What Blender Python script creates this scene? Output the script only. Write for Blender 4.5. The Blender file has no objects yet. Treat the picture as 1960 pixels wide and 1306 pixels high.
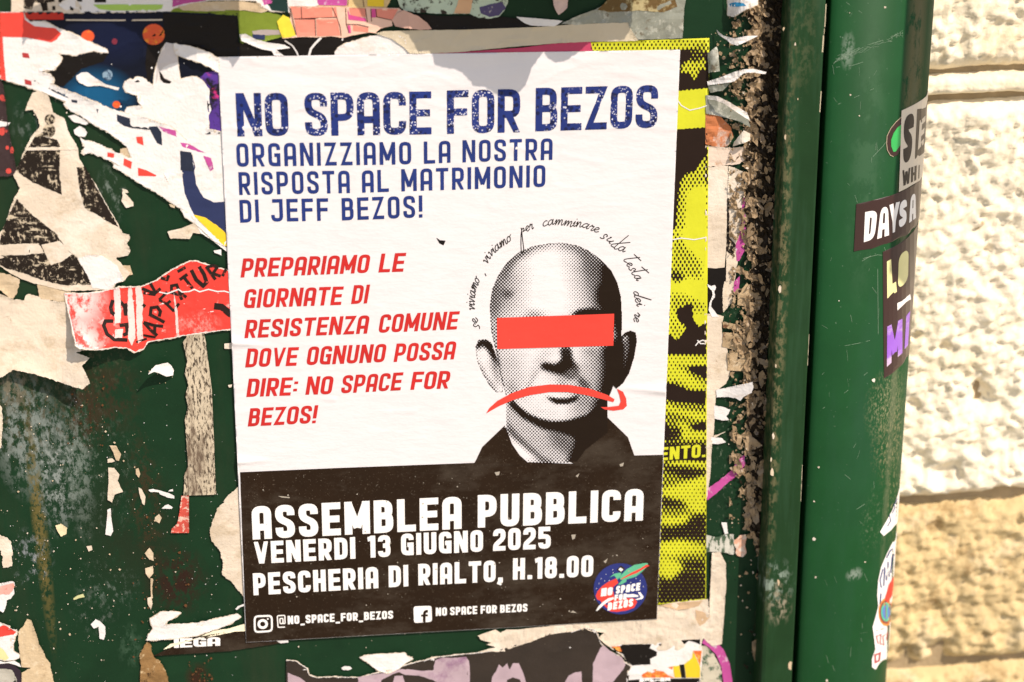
import bpy, math, random
import numpy as np
from mathutils import Matrix, Vector, noise
from mathutils.geometry import delaunay_2d_cdt
scene = bpy.context.scene
# ---------------------------------------------------------------- camera, sun, sky, exposure
PW, PH, FPX = 1960.0, 1306.0, 3501.97
def _rot(r):
    r = np.array(r); th = np.linalg.norm(r); k = r/th
    K = np.array([[0,-k[2],k[1]],[k[2],0,-k[0]],[-k[1],k[0],0]])
    return np.eye(3)+math.sin(th)*K+(1-math.cos(th))*K@K
_R = _rot([3.60811198e-01,1.26365085e-01,1.40461370e-02])      # board plane -> camera
_t = np.array([-1.85274593e-01,1.78742169e-01,-1.15261137])
_a = math.radians(-1.134)                                        # the poster hangs 1.1 degrees off the cabinet's vertical
# world from board plane (x right, y up, z out): turn about z, then x->X, y->Z, z->-Y
_B = np.array([[math.cos(_a),-math.sin(_a),0],[math.sin(_a),math.cos(_a),0],[0,0,1]])
_M = np.array([[1,0,0],[0,0,-1],[0,1,0]])@_B
CAM = _M@(-_R.T@_t)
RC = _M@_R.T                                                     # camera -> world
cd = bpy.data.cameras.new('camera'); cam = bpy.data.objects.new('camera', cd)
scene.collection.objects.link(cam); scene.camera = cam
mw = Matrix([[*RC[0],CAM[0]],[*RC[1],CAM[1]],[*RC[2],CAM[2]],[0,0,0,1]])
cam.matrix_world = mw
cd.sensor_width = 36; cd.lens = FPX/PW*36; cd.clip_start = 0.01; cd.clip_end = 200
cd.dof.use_dof = True; cd.dof.focus_distance = 1.235; cd.dof.aperture_fstop = 4.6
SUN = np.array([-0.74, 1.0, -1.32]); SUN /= np.linalg.norm(SUN)  # travel direction
sl = bpy.data.lights.new('sun','SUN'); sl.energy = 4.4; sl.angle = math.radians(0.53); sl.color = (1,0.95,0.86)
so = bpy.data.objects.new('sun', sl); scene.collection.objects.link(so)
so.rotation_euler = Vector(SUN.tolist()).to_track_quat('-Z','Y').to_euler()
so.location = (0.6,-1.5,2)
w = bpy.data.worlds.new('World'); scene.world = w; w.use_nodes = True
nt = w.node_tree; bg = nt.nodes['Background']; sk = nt.nodes.new('ShaderNodeTexSky'); sk.sky_type = 'NISHITA'; sk.sun_disc = False
sk.sun_elevation = math.asin(-SUN[2]); sk.sun_rotation = math.atan2(-SUN[0], -SUN[1])
nt.links.new(sk.outputs[0], bg.inputs[0]); bg.inputs[1].default_value = 0.15
scene.view_settings.view_transform = 'Standard'; scene.view_settings.look = 'None'
scene.view_settings.exposure = 0.18; scene.view_settings.gamma = 1; scene.view_settings.use_curve_mapping = False
scene.view_settings.use_white_balance = True; scene.view_settings.white_balance_temperature = 7100; scene.view_settings.white_balance_tint = 16
scene.render.engine = 'CYCLES'

# ---------------------------------------------------------------- helpers
random.seed(7)
def at(P, d=0.0):
    """points of the photograph -> points of the board, d metres in front of it"""
    P = np.asarray(P, float).reshape(-1,2); d = np.broadcast_to(np.asarray(d,float), (len(P),))
    D = np.stack([(P[:,0]-PW/2)/FPX, -(P[:,1]-PH/2)/FPX, -np.ones(len(P))],1)@RC.T
    s = (-d-CAM[1])/D[:,1]
    return CAM+D*s[:,None]
REG = dict(A=(0,0,3.958),B=(0,320,3.958),C=(0,640,3.958),D=(0,960,3.775),E=(400,0,3.842),F=(880,0,3.842),
 G=(1240,60,3.266),H=(1240,440,3.266),I=(1240,820,2.687),P=(860,400,2.611),J=(1540,0,2.969),K=(1540,420,2.969),
 L=(1540,840,2.802),M=(440,860,2.928),N=(880,860,2.928),Q=(1120,1060,10.04),R=(1080,1180,6.533),S=(1380,0,4.664),
 U=(560,1180,4.4545),V=(0,1080,5.78),X=(180,480,5.936),Y=(1600,160,4.08),O=(0,0,1.0),W=(880,400,5.44),Z=(1060,400,5.443))
def T(k, pts):
    x,y,s = REG[k]; return [(x+p[0]/s, y+p[1]/s)+tuple(p[2:]) for p in pts]
def lin(*c):
    return tuple((v/255/12.92 if v <= 10 else ((v/255+0.055)/1.055)**2.4) for v in c)
def C(r,g,b,k=0.72):
    return tuple(min(0.85,v*k) for v in lin(r,g,b))

MATS = {}
def mat(name, col, rough=0.75, spec=0.3, wear=None, bump=(900,0.15), vary=0.08, marks=(), fine=None):
    """procedural surface; wear=(colour, scale, threshold, softness, stretch_x, stretch_z); marks = stains and tones with a place of their own"""
    if name in MATS: return MATS[name]
    m = bpy.data.materials.new(name); m.use_nodes = True; n = m.node_tree.nodes; L = m.node_tree.links
    b = n['Principled BSDF']; b.inputs['Roughness'].default_value = rough; b.inputs['Specular IOR Level'].default_value = spec
    geo = n.new('ShaderNodeNewGeometry')
    def noise_(scale, sx=1, sz=1, detail=4, off=0, rg=0.6):
        mp = n.new('ShaderNodeMapping'); mp.inputs['Scale'].default_value = (sx,1,sz); mp.inputs['Location'].default_value = (off,off*.7,off*1.3)
        L.new(geo.outputs['Position'], mp.inputs[0]); t = n.new('ShaderNodeTexNoise'); t.inputs['Scale'].default_value = scale
        t.inputs['Detail'].default_value = detail; t.inputs['Roughness'].default_value = rg; L.new(mp.outputs[0], t.inputs[0]); return t.outputs[0]
    def mix(fac, a, c2):
        mx = n.new('ShaderNodeMix'); mx.data_type = 'RGBA'
        if isinstance(fac,(int,float)): mx.inputs[0].default_value = fac
        else: L.new(fac, mx.inputs[0])
        for i,v in ((6,a),(7,c2)):
            if isinstance(v,tuple): mx.inputs[i].default_value = (*v,1)
            else: L.new(v, mx.inputs[i])
        return mx.outputs[2]
    def ramp(v, lo, hi):
        r = n.new('ShaderNodeMapRange'); r.inputs[1].default_value = lo; r.inputs[2].default_value = hi; L.new(v, r.inputs[0]); return r.outputs[0]
    def mul(a,b_):
        x = n.new('ShaderNodeMath'); x.operation = 'MULTIPLY'; L.new(a,x.inputs[0])
        if isinstance(b_,(int,float)): x.inputs[1].default_value = b_
        else: L.new(b_,x.inputs[1])
        return x.outputs[0]
    off = (hash_(name)%97)*0.37
    c = mix(ramp(noise_(38,off=off),0.3,0.7), tuple(v*(1-vary) for v in col), tuple(min(0.88,v*(1+vary)) for v in col))
    if fine: c = mix(mul(ramp(noise_(fine[1],off=off+3,detail=2),fine[2],fine[2]+0.06),fine[3]), c, fine[0])
    ws = wear if isinstance(wear, list) else ([wear] if wear else [])
    for i,(wc,sc,th,sf,sx,sz) in enumerate(ws):
        c = mix(ramp(noise_(sc,sx,sz,6,off+5+i*7,0.72),th,th+sf), c, wc)
    for i,(cx,cy,rx,ry,mc,sc,th,amt) in enumerate(marks):
        ctr = at([(cx,cy)])[0]; sx_, sz_ = rx*0.00036, ry*0.00036
        mp = n.new('ShaderNodeMapping'); mp.vector_type = 'POINT'
        mp.inputs['Scale'].default_value = (1/sx_,0,1/sz_); mp.inputs['Location'].default_value = (-ctr[0]/sx_,0,-ctr[2]/sz_)
        L.new(geo.outputs['Position'], mp.inputs[0]); ln = n.new('ShaderNodeVectorMath'); ln.operation = 'LENGTH'; L.new(mp.outputs[0], ln.inputs[0])
        f = ramp(ln.outputs['Value'],1.0,0.35)
        nz = ramp(noise_(sc,1.0,0.6,6,off+11+i,0.75),th+0.02,th+0.11)
        c = mix(mul(mul(f,nz),amt), c, mc)
    L.new(c, b.inputs['Base Color'])
    if bump:
        bs = n.new('ShaderNodeBump'); bs.inputs['Strength'].default_value = bump[1]; bs.inputs['Distance'].default_value = 0.0006
        L.new(noise_(bump[0],off=off,detail=3) , bs.inputs['Height'])
        b2 = n.new('ShaderNodeBump'); b2.inputs['Strength'].default_value = bump[1]*(1.2 if name == 'main_poster_paper' else 0.6); b2.inputs['Distance'].default_value = 0.003
        L.new(noise_(55,1,2.6 if name == 'main_poster_paper' else 1.4,3,off+1), b2.inputs['Height']); L.new(bs.outputs[0], b2.inputs['Normal']); L.new(b2.outputs[0], b.inputs['Normal'])
    MATS[name] = m; return m
def hash_(s):
    h = 7
    for ch in s: h = (h*31+ord(ch))%100003
    return h

def mesh_obj(name, V, F, m, parent=None, smooth=False):
    V = np.asarray(V,float)
    if parent is not None: org = np.array(parent['_o'])
    else: org = np.array([V[:,0].mean(), V[:,1].max(), V[:,2].min()])
    me = bpy.data.meshes.new(name); V2 = V-org
    if isinstance(F, np.ndarray) and F.shape[1] == 3:
        me.vertices.add(len(V2)); me.vertices.foreach_set('co', V2.astype('f').ravel())
        me.loops.add(F.size); me.loops.foreach_set('vertex_index', F.astype('i').ravel())
        me.polygons.add(len(F)); me.polygons.foreach_set('loop_start', np.arange(0,F.size,3,dtype='i'))
        me.update(calc_edges=True)
    else: me.from_pydata(V2.tolist(), [], [tuple(int(i) for i in f) for f in F])
    if smooth: me.polygons.foreach_set('use_smooth', [True]*len(me.polygons))
    me.materials.append(m); o = bpy.data.objects.new(name, me); scene.collection.objects.link(o)
    if parent is not None: o.parent = parent
    else: o.location = org.tolist(); o['_o'] = org.tolist()
    ALL.append(o); return o
ALL = []
def empty(name, loc):
    o = bpy.data.objects.new(name, None); o.location = loc; o['_o'] = list(loc); o.empty_display_size = 0.02
    scene.collection.objects.link(o); ALL.append(o); return o
def tag(o, label, cat, group=None):
    o['label'] = label; o['category'] = cat
    if group: o['group'] = group
    return o

def inside(poly, P):
    x,y = P[:,0],P[:,1]; r = np.zeros(len(P),bool); n_ = len(poly)
    for i in range(n_):
        x1,y1 = poly[i][:2]; x2,y2 = poly[i-1][:2]
        if y1 == y2: continue
        c = ((y1>y)!=(y2>y)) & (x < (x2-x1)*(y-y1)/(y2-y1)+x1); r ^= c
    return r
def cdt(polys, grid=None):
    """union of polygons, triangulated, with extra points every `grid` px"""
    V = []; Fc = []
    for p in polys:
        a = sum(p[i-1][0]*p[i][1]-p[i][0]*p[i-1][1] for i in range(len(p)))
        if abs(a) < 1e-4: continue
        q = list(p) if a > 0 else list(p)[::-1]
        Fc.append(list(range(len(V),len(V)+len(q)))); V += [Vector((v[0],v[1])) for v in q]
    if grid:
        A = np.array([(v.x,v.y) for v in V]); lo = A.min(0); hi = A.max(0)
        gx,gy = np.meshgrid(np.arange(lo[0]+grid/2,hi[0],grid), np.arange(lo[1]+grid/2,hi[1],grid)); G = np.stack([gx.ravel(),gy.ravel()],1)
        k = np.zeros(len(G),bool)
        for p in polys: k |= inside(p,G)
        V += [Vector(g) for g in G[k].tolist()]
    r = delaunay_2d_cdt(V, [], Fc, 0, 1e-4)
    vo = np.array([(v.x,v.y) for v in r[0]])
    fo = np.array([f for f in r[2] if len(f)==3], dtype=int).reshape(-1,3); cc = vo[fo].mean(1); k = np.zeros(len(fo),bool)
    for p in polys:
        q = np.array([v[:2] for v in p]); lo_ = q.min(0); hi_ = q.max(0); s_ = np.where(~k&(cc>=lo_).all(1)&(cc<=hi_).all(1))[0]
        if len(s_): k[s_] = inside(p,cc[s_])
    fo = fo[k]
    # turn faces towards the viewer (px y runs down)
    a = vo[fo[:,0]]; b = vo[fo[:,1]]; c = vo[fo[:,2]]
    cr = (b[:,0]-a[:,0])*(c[:,1]-a[:,1])-(b[:,1]-a[:,1])*(c[:,0]-a[:,0])
    fo[cr>0] = fo[cr>0][:,::-1]
    return vo, fo
def rough_poly(pts, amp, seed, step=2.2, inset=0.0, freq=0.11):
    """torn outline: edges whose start point carries a third value 0 stay cut straight"""
    n_ = len(pts); out = []
    A = sum(pts[i-1][0]*pts[i][1]-pts[i][0]*pts[i-1][1] for i in range(n_)); sg = 1 if A > 0 else -1
    for i in range(n_):
        p = pts[i]; q = pts[(i+1)%n_]; straight = len(p) > 2
        dx,dy = q[0]-p[0], q[1]-p[1]; l = math.hypot(dx,dy)
        if l < 1e-6: continue
        k = 1 if straight and l < 30 else max(1,int(l/(step*(4 if straight else 1))))
        nx,ny = -dy/l*sg, dx/l*sg      # inward
        for j in range(k):
            t = j/k; x,y = p[0]+dx*t, p[1]+dy*t
            if straight: out.append((x+nx*inset*0.02,y+ny*inset*0.02)); continue
            nv = noise.noise((x*freq+seed*3.1,y*freq,seed))*0.9+noise.noise((x*freq*3.1,y*freq*3.1+seed*1.7,seed+4))*0.45
            e = amp*(nv+0.55*noise.noise((x*.8,y*.8,seed+9)))*(0.35 if j == 0 and inset == 0 else 1.0)
            ii = inset*(0.55+0.9*abs(noise.noise((x*.09+seed,y*.09,9.1)))+0.5*noise.noise((x*.35,y*.35+seed,2.2)))
            out.append((x+nx*(e+ii), y+ny*(e+ii)))
    return out
LAYER = [0]; LIFT = {}
MQ = [(417,109.3),(1302,95.5),(1257.4,1185.5),(471,1230)]
def board_relief(P):
    """lumps and creases of the many layers pasted on the cabinet, flat under the newest poster"""
    P = np.asarray(P,float); dist = np.full(len(P),-1e9)
    for i in range(4):
        a = np.array(MQ[i]); b = np.array(MQ[(i+1)%4]); d = (b-a)/np.linalg.norm(b-a); dist = np.maximum(dist,(P[:,0]-a[0])*d[1]-(P[:,1]-a[1])*d[0])
    k = np.clip(dist/14,0,1)
    r = np.array([0.35*abs(noise.noise((x*.02,y*.03,1.1)))+0.45*max(0,1-6*abs(noise.noise((x*.014,y*.02,7.7))))**2*.6+0.05*abs(noise.noise((x*.05,y*.07,4.4))) for x,y in P])
    return r*0.0011*k
def sheet(name, m, polys, h, lift=None, parent=None, grid=None, mapper=at, skirt=True, smooth=False, thick=None):
    """one sheet of paper with its cut edges; h = mm off the board, lift(px) = extra metres"""
    LAYER[0] += 1; hh = h*(1.4 if mapper is at and h < 15 else 1)/1000.0+(LAYER[0]%23)*1.5e-6
    V, F = cdt(polys, grid if grid else (7 if lift else None))
    d = hh+(lift(V) if lift else 0.0)
    W = mapper(V, d); F = list(map(tuple,F))
    if skirt:
        cnt = {}
        for f in F:
            for a,b in ((f[0],f[1]),(f[1],f[2]),(f[2],f[0])): cnt[(a,b)] = 1
        th = (hh*0.9 if thick is None else thick)
        if lift: th = min(th,0.00035)
        Wb = mapper(V, d-th); idx = {}; W = list(map(tuple,W)); extra = []
        for (a,b) in list(cnt):
            if (b,a) in cnt: continue
            for v in (a,b):
                if v not in idx: idx[v] = len(W); W.append(tuple(Wb[v]))
            extra.append((b,a,idx[a],idx[b]))
        F = F+extra
    return mesh_obj(name, W, F, m, parent, smooth)
def scrap(name, label, cat, pts, m, h, rough=1.2, lift=None, group=None, printed=None, inset=2.0, seed=None, grid=None):
    """torn piece of poster: paper, and the printed face that stops short of the torn edge"""
    seed = seed if seed is not None else (hash_(label)%50)
    out = rough_poly(pts, rough, seed); a2 = abs(sum(out[i-1][0]*out[i][1]-out[i][0]*out[i-1][1] for i in range(len(out))))/2
    big = a2 > 350; O_ = np.array([p[:2] for p in out])[::2]; user = lift
    def lift(P):
        P = np.asarray(P,float); r = board_relief(P)
        if big:
            dd = np.array([np.min(np.hypot(O_[:,0]-x,O_[:,1]-y)) for x,y in P])
            r = r+0.0009*np.clip(1-dd/7,0,1)**1.5*np.clip(np.array([noise.noise((x*.022,y*.022,seed+.5)) for x,y in P])*2.2,0,1)
        return r+(user(P) if user else 0.0)
    o = sheet(name, m, [out], h, lift, None, grid or (6 if a2 < 6000 else 7))
    LIFT[o.name] = lift
    if a2 > 1500 and m.name == 'torn_white_paper': sheet('under_layer', MATS['aged_cream_paper'], [rough_poly(pts, rough*1.6, seed+17, inset=-1.6)], h-0.08, lift, o, grid or 7)
    tag(o, label, cat, group); o['_h'] = h
    if printed is not None:
        pr = sheet('printed_face', printed, [rough_poly(pts, rough, seed, inset=inset)], h+0.05, lift, o, grid, skirt=False)
    return o
# ---------------------------------------------------------------- strokes and lettering
def rounded(pts, closed=False):
    n_ = len(pts); out = []
    for i,p in enumerate(pts):
        r = p[2] if len(p) > 2 else 0
        if r <= 0 or (not closed and i in (0,n_-1)): out.append((p[0],p[1])); continue
        a = pts[i-1]; b = pts[(i+1)%n_]
        va = np.array([a[0]-p[0],a[1]-p[1]]); vb = np.array([b[0]-p[0],b[1]-p[1]]); la,lb = np.linalg.norm(va),np.linalg.norm(vb)
        ra = min(r, la*0.5 if (len(a)>2 and (closed or 0<(i-1)%n_)) else la*.98, lb*0.5 if len(b)>2 else lb*.98)
        s = np.array(p[:2])+va/la*ra; e = np.array(p[:2])+vb/lb*ra; c = np.array(p[:2])
        for k in range(6):
            t = k/5; q = (1-t)**2*s+2*t*(1-t)*c*1.0+t*t*e
            # push towards a circular corner
            q = q+(c-q)*0.12*math.sin(math.pi*t)
            out.append((q[0],q[1]))
    return out
def stroke(pts, w, closed=False):
    """quads along a polyline with mitred joints; w a number or one per point"""
    P = [np.array(p[:2],float) for p in pts]; n_ = len(P); L = []; R_ = []
    ws = w if isinstance(w,(list,tuple)) else [w]*n_
    for i in range(n_):
        if closed: a,b = P[i-1],P[(i+1)%n_]
        else: a = P[max(i-1,0)]; b = P[min(i+1,n_-1)]
        d1 = P[i]-a; d2 = b-P[i]
        if np.linalg.norm(d1)<1e-9: d1 = d2
        if np.linalg.norm(d2)<1e-9: d2 = d1
        d1 = d1/(np.linalg.norm(d1)+1e-12); d2 = d2/(np.linalg.norm(d2)+1e-12)
        n1 = np.array([-d1[1],d1[0]]); n2 = np.array([-d2[1],d2[0]]); m_ = n1+n2; l = np.linalg.norm(m_)
        m_ = n1 if l < 0.3 else m_/l; s = ws[i]/2/max(0.45,float(m_@n1))
        L.append(P[i]+m_*s); R_.append(P[i]-m_*s)
    Q = []
    for i in range(n_ if closed else n_-1):
        j = (i+1)%n_; Q.append([tuple(L[i]),tuple(L[j]),tuple(R_[j]),tuple(R_[i])])
    return Q
def glyph(c, t):
    h = t/2; W = 0.52; l = h; b = h; Tp = 1-h; R = W-h; r = 0.2; m_ = 0.5; S = []
    def o(*p): S.append((rounded(list(p)),False))
    def cl(*p): S.append((rounded(list(p),True),True))
    if c == 'A': o((l,0),(l,Tp,r),(R,Tp,r),(R,0)); o((l,.36),(R,.36))
    elif c == 'B': cl((l,.52),(l,Tp),(R-.02,Tp,.17),(R-.02,.52,.15)); cl((l,.52),(R,.52,.15),(R,b,.17),(l,b))
    elif c == 'C': o((R,.68),(R,Tp,r),(l,Tp,r),(l,b,r),(R,b,r),(R,.32))
    elif c == 'D': cl((l,b),(l,Tp),(R,Tp,r),(R,b,r))
    elif c == 'E': W=.5; o((W,Tp),(l,Tp),(l,b),(W,b)); o((l,.5),(W-.03,.5))
    elif c == 'F': W=.5; o((W,Tp),(l,Tp),(l,0)); o((l,.5),(W-.03,.5))
    elif c == 'G': o((R,.7),(R,Tp,r),(l,Tp,r),(l,b,r),(R-.0,b),(R,.48),(W*.5,.48))
    elif c == 'H': o((l,0),(l,1)); o((R,0),(R,1)); o((l,.5),(R,.5))
    elif c == 'I': W=t; o((h,0),(h,1))
    elif c == 'J': o((.06,Tp),(R,Tp),(R,b,r),(l,b,r),(l,.3))
    elif c == 'K': o((l,0),(l,1)); o((l,.4),(R+.02,1.05)); o((l+.1,.5),(R+.03,-.05))
    elif c == 'L': W=.5; o((l,1),(l,b),(W,b))
    elif c == 'M': W=.68; R=W-h; o((l,0),(l,1)); o((R,0),(R,1)); o((l-.01,1.06),(W/2,.2)); o((W/2,.2),(R+.01,1.06))
    elif c == 'N': W=.57; R=W-h; o((l,0),(l,1)); o((R,0),(R,1)); o((l+.02,1.02),(R-.02,-.02))
    elif c in 'O0': cl((l,b,r),(l,Tp,r),(R,Tp,r),(R,b,r))
    elif c == 'P': o((l,0),(l,Tp),(R,Tp,r),(R,.42,r),(l,.42))
    elif c == 'R': o((l,0),(l,Tp),(R,Tp,r),(R,.42,.17),(l,.42)); o((W*.45,.45),(R+.01,-.03))
    elif c == 'S': o((R,.68),(R,Tp,r),(l,Tp,r),(l,.58,.17),(R,.42,.17),(R,b,r),(l,b,r),(l,.32))
    elif c == 'T': W=.54; o((0,Tp),(W,Tp)); o((W/2,0),(W/2,1))
    elif c == 'U': o((l,1),(l,b,r),(R,b,r),(R,1))
    elif c == 'V': W=.56; o((h*.62,1.04),(W/2,-.03)); o((W/2,-.03),(W-h*.62,1.04))
    elif c == 'W': W=.74; o((h*.6,1.03),(W*.28,0)); o((W*.28,0),(W*.5,.85)); o((W*.5,.85),(W*.72,0)); o((W*.72,0),(W-h*.6,1.03))
    elif c == 'Y': W=.56; o((h*.6,1.03),(W/2,.4)); o((W/2,.4),(W-h*.6,1.03)); o((W/2,0),(W/2,.5))
    elif c == 'Z': o((0,Tp),(R,Tp),(l,b),(W,b))
    elif c == '1': W=.33; o((0,.84),(W-h,.9)); o((W-h,0),(W-h,1))
    elif c == '2': o((l,.68),(l,Tp,r),(R,Tp,r),(R,.56,.14),(l,.26,.12),(l,b),(W,b))
    elif c == '3': o((l,.72),(l,Tp,r),(R,Tp,r),(R,.52,.16),(W*.4,.52)); o((W*.4,.52),(R,.52,.16),(R,b,r),(l,b,r),(l,.28))
    elif c == '5': o((W-.03,Tp),(l,Tp),(l,.56),(R,.56,.18),(R,b,r),(l,b,r),(l,.28))
    elif c == '8': cl((l+.01,.52,.14),(l+.01,Tp,.17),(R-.01,Tp,.17),(R-.01,.52,.14)); cl((l,b,.17),(l,.52,.14),(R,.52,.14),(R,b,.17))
    elif c == '!': W=t; o((h,.27),(h,1)); o((h,0),(h,.15))
    elif c == ':': W=t; o((h,.22),(h,.36)); o((h,.62),(h,.76))
    elif c == '.': W=t; o((h,0),(h,t*.9))
    elif c == ',': W=t*1.1; o((h,t*.9),(h,0),(h*.3,-.14))
    elif c == '_': W=.44; o((0,-.12),(W,-.12))
    elif c == '@': W=1.0; o((.9,-.3),(.12,-.3,.15),(.08,1.05,.2),(.93,1.05,.15),(.93,.12,.1),(.7,.12)); cl((.36,.12,.15),(.36,.72,.15),(.7,.72,.15),(.7,.12,.15))
    Q = []
    for pts,cd_ in S:
        for q in stroke(pts, t*(0.62 if c=='@' else 1), cd_):
            if c not in ',_@': q = [(min(max(x,0),W),min(max(y,0),1)) for x,y in q]
            Q.append(q)
    return W,Q
def word(txt, x0, y0, x1, y1, h0, h1, t=.16, slant=0.0, lean=True, sp=.12):
    """text between two baseline points of the photograph, cap heights h0..h1 (px)"""
    G = [glyph(c,t) for c in txt]; tw = sum(g[0] for g in G); hm = (h0+h1)/2
    tot = math.hypot(x1-x0,y1-y0)/hm; sc = (tot-sp*(len(G)-1))/tw
    out = []; u = 0
    for gw,Q in G:
        for q in Q:
            o = []
            for x,y in q:
                k = (u+x*sc)/tot; h = h0+(h1-h0)*k; bx = x0+(x1-x0)*k
                ln = (bx-895)*0.000106 if lean else 0
                o.append((bx+y*h*(slant+ln), y0+(y1-y0)*k-y*h))
            out.append(o)
        u += gw*sc+sp
    return out
HAND = {  # a round hand: polylines on an x-height of 1
 's':(.75,[[(0,.1),(.25,.0),(.5,.2),(.35,.5),(.3,.85),(.5,1.1),(.7,.8),(.6,.6)]]),
 'e':(.75,[[(0,.35),(.35,.5),(.6,.8),(.4,1.02),(.15,.75),(.15,.3),(.4,0),(.75,.3)]]),
 'v':(.7,[[(0,.8),(.15,1),(.25,.5),(.3,0),(.5,.5),(.6,1),(.75,.9)]]),
 'i':(.4,[[(0,.5),(.2,1),(.15,.3),(.25,0),(.45,.3)],[(.3,1.45),(.34,1.6)]]),
 'a':(.85,[[(.6,.85),(.35,1),(.05,.6),(.1,.1),(.35,.05),(.6,.7),(.65,1),(.6,.3),(.7,0),(.9,.3)]]),
 'm':(1.15,[[(0,.6),(.15,1),(.12,0),(.35,.9),(.5,.9),(.48,0),(.7,.9),(.88,.9),(.88,.1),(1,-.1),(1.2,.3)]]),
 'o':(.7,[[(.35,1),(.05,.6),(.1,.05),(.4,.05),(.55,.6),(.35,1),(.5,.8),(.8,1)]]),
 'p':(.85,[[(.1,1.1),(.2,.9),(.1,-.8),(.0,-3.0),(-.25,-3.6),(-.45,-3.0),(-.1,-.5),(.2,.6),(.5,.95),(.6,.6),(.4,.3),(.9,.4)]]),
 'r':(.65,[[(0,.5),(.2,1.1),(.25,.85),(.5,.95),(.4,.2),(.5,0),(.7,.25)]]),
 'c':(.7,[[(.6,.85),(.4,1),(.1,.6),(.1,.1),(.35,0),(.75,.3)]]),
 'n':(.8,[[(0,.6),(.15,1),(.12,0),(.35,.9),(.55,.9),(.55,.1),(.7,0),(.85,.3)]]),
 'u':(.8,[[(0,.8),(.1,1),(.1,.1),(.3,0),(.55,.5),(.6,1),(.55,.1),(.8,.1)]]),
 'l':(.6,[[(.75,3.5),(.45,2.1),(.15,.6),(.12,.15),(.3,0),(.6,.3)]]),
 't':(.7,[[(.55,3.1),(.25,1.4),(.1,.3),(.3,0),(.65,.3)],[(-.2,2.4),(1.1,2.9)]]),
 'd':(.8,[[(.5,.8),(.2,.9),(.0,.4),(.15,0),(.45,.5),(.8,3.4),(.5,1),(.5,.1),(.8,.2)]]),
 ',':(.3,[[(.15,.2),(.05,-.35)]])}
def hand(txt, path, xh, w):
    """handwriting along a polyline (px); letters stand to the left of its direction"""
    P = np.array(path,float); seg = np.linalg.norm(np.diff(P,axis=0),axis=1); tot = seg.sum(); cum = np.r_[0,np.cumsum(seg)]
    tw = sum(HAND[c][0] for c in txt); k = tot/tw; out = []; u = 0
    def pos(s):
        s_ = min(max(s,0),tot-1e-6); i = int(np.searchsorted(cum,s_,side='right')-1); i = min(i,len(seg)-1)
        d = (P[i+1]-P[i])/seg[i]; return P[i]+d*(s-cum[i]), d
    for c in txt:
        gw,S = HAND[c]
        for pl in S:
            o = []
            for x,y in pl:
                p,d = pos((u+x)*k) if 0 <= u+x <= tw else pos(u*k); n_ = np.array([d[1],-d[0]])
                p,d2 = pos((u+gw/2)*k); n_ = np.array([d2[1],-d2[0]])
                q = p+d2*((x-gw/2)*k+y*xh*0.25)+n_*y*xh; o.append((q[0],q[1]))
            # smooth by Catmull-Rom
            s_ = []
            for i in range(len(o)-1):
                a,b,c_,d_ = [np.array(o[min(max(j,0),len(o)-1)]) for j in (i-1,i,i+1,i+2)]
                for t in (0,.25,.5,.75):
                    s_.append(tuple(.5*((2*b)+(-a+c_)*t+(2*a-5*b+4*c_-d_)*t*t+(-a+3*b-3*c_+d_)*t**3)))
            s_.append(o[-1]); out += stroke(s_, w)
        u += gw
    return out
# ---------------------------------------------------------------- printed tone as dots
def blur(A, r):
    if r < 0.5: return A
    k = max(1,int(r))
    for _ in range(2):
        for ax in (0,1):
            B_ = np.apply_along_axis(lambda v: np.convolve(np.pad(v,(k,k),'edge'), np.ones(2*k+1)/(2*k+1), 'valid'), ax, A); A = B_
    return A
class Tone:
    def __init__(s, x0,y0,x1,y1,st):
        s.x0,s.y0,s.st = x0,y0,st; s.nx = int((x1-x0)/st)+1; s.ny = int((y1-y0)/st)+1
        gx,gy = np.meshgrid(x0+np.arange(s.nx)*st, y0+np.arange(s.ny)*st); s.gx,s.gy = gx,gy
        s.P = np.stack([gx.ravel(),gy.ravel()],1); s.A = np.zeros((s.ny,s.nx))
    def mask(s, poly, b=0):
        return blur(inside(poly,s.P).reshape(s.ny,s.nx).astype(float), b/s.st)
    def paint(s, poly, v, b=0, amt=1.0):
        m_ = s.mask(poly,b)*amt; s.A = s.A*(1-m_)+v*m_
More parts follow.
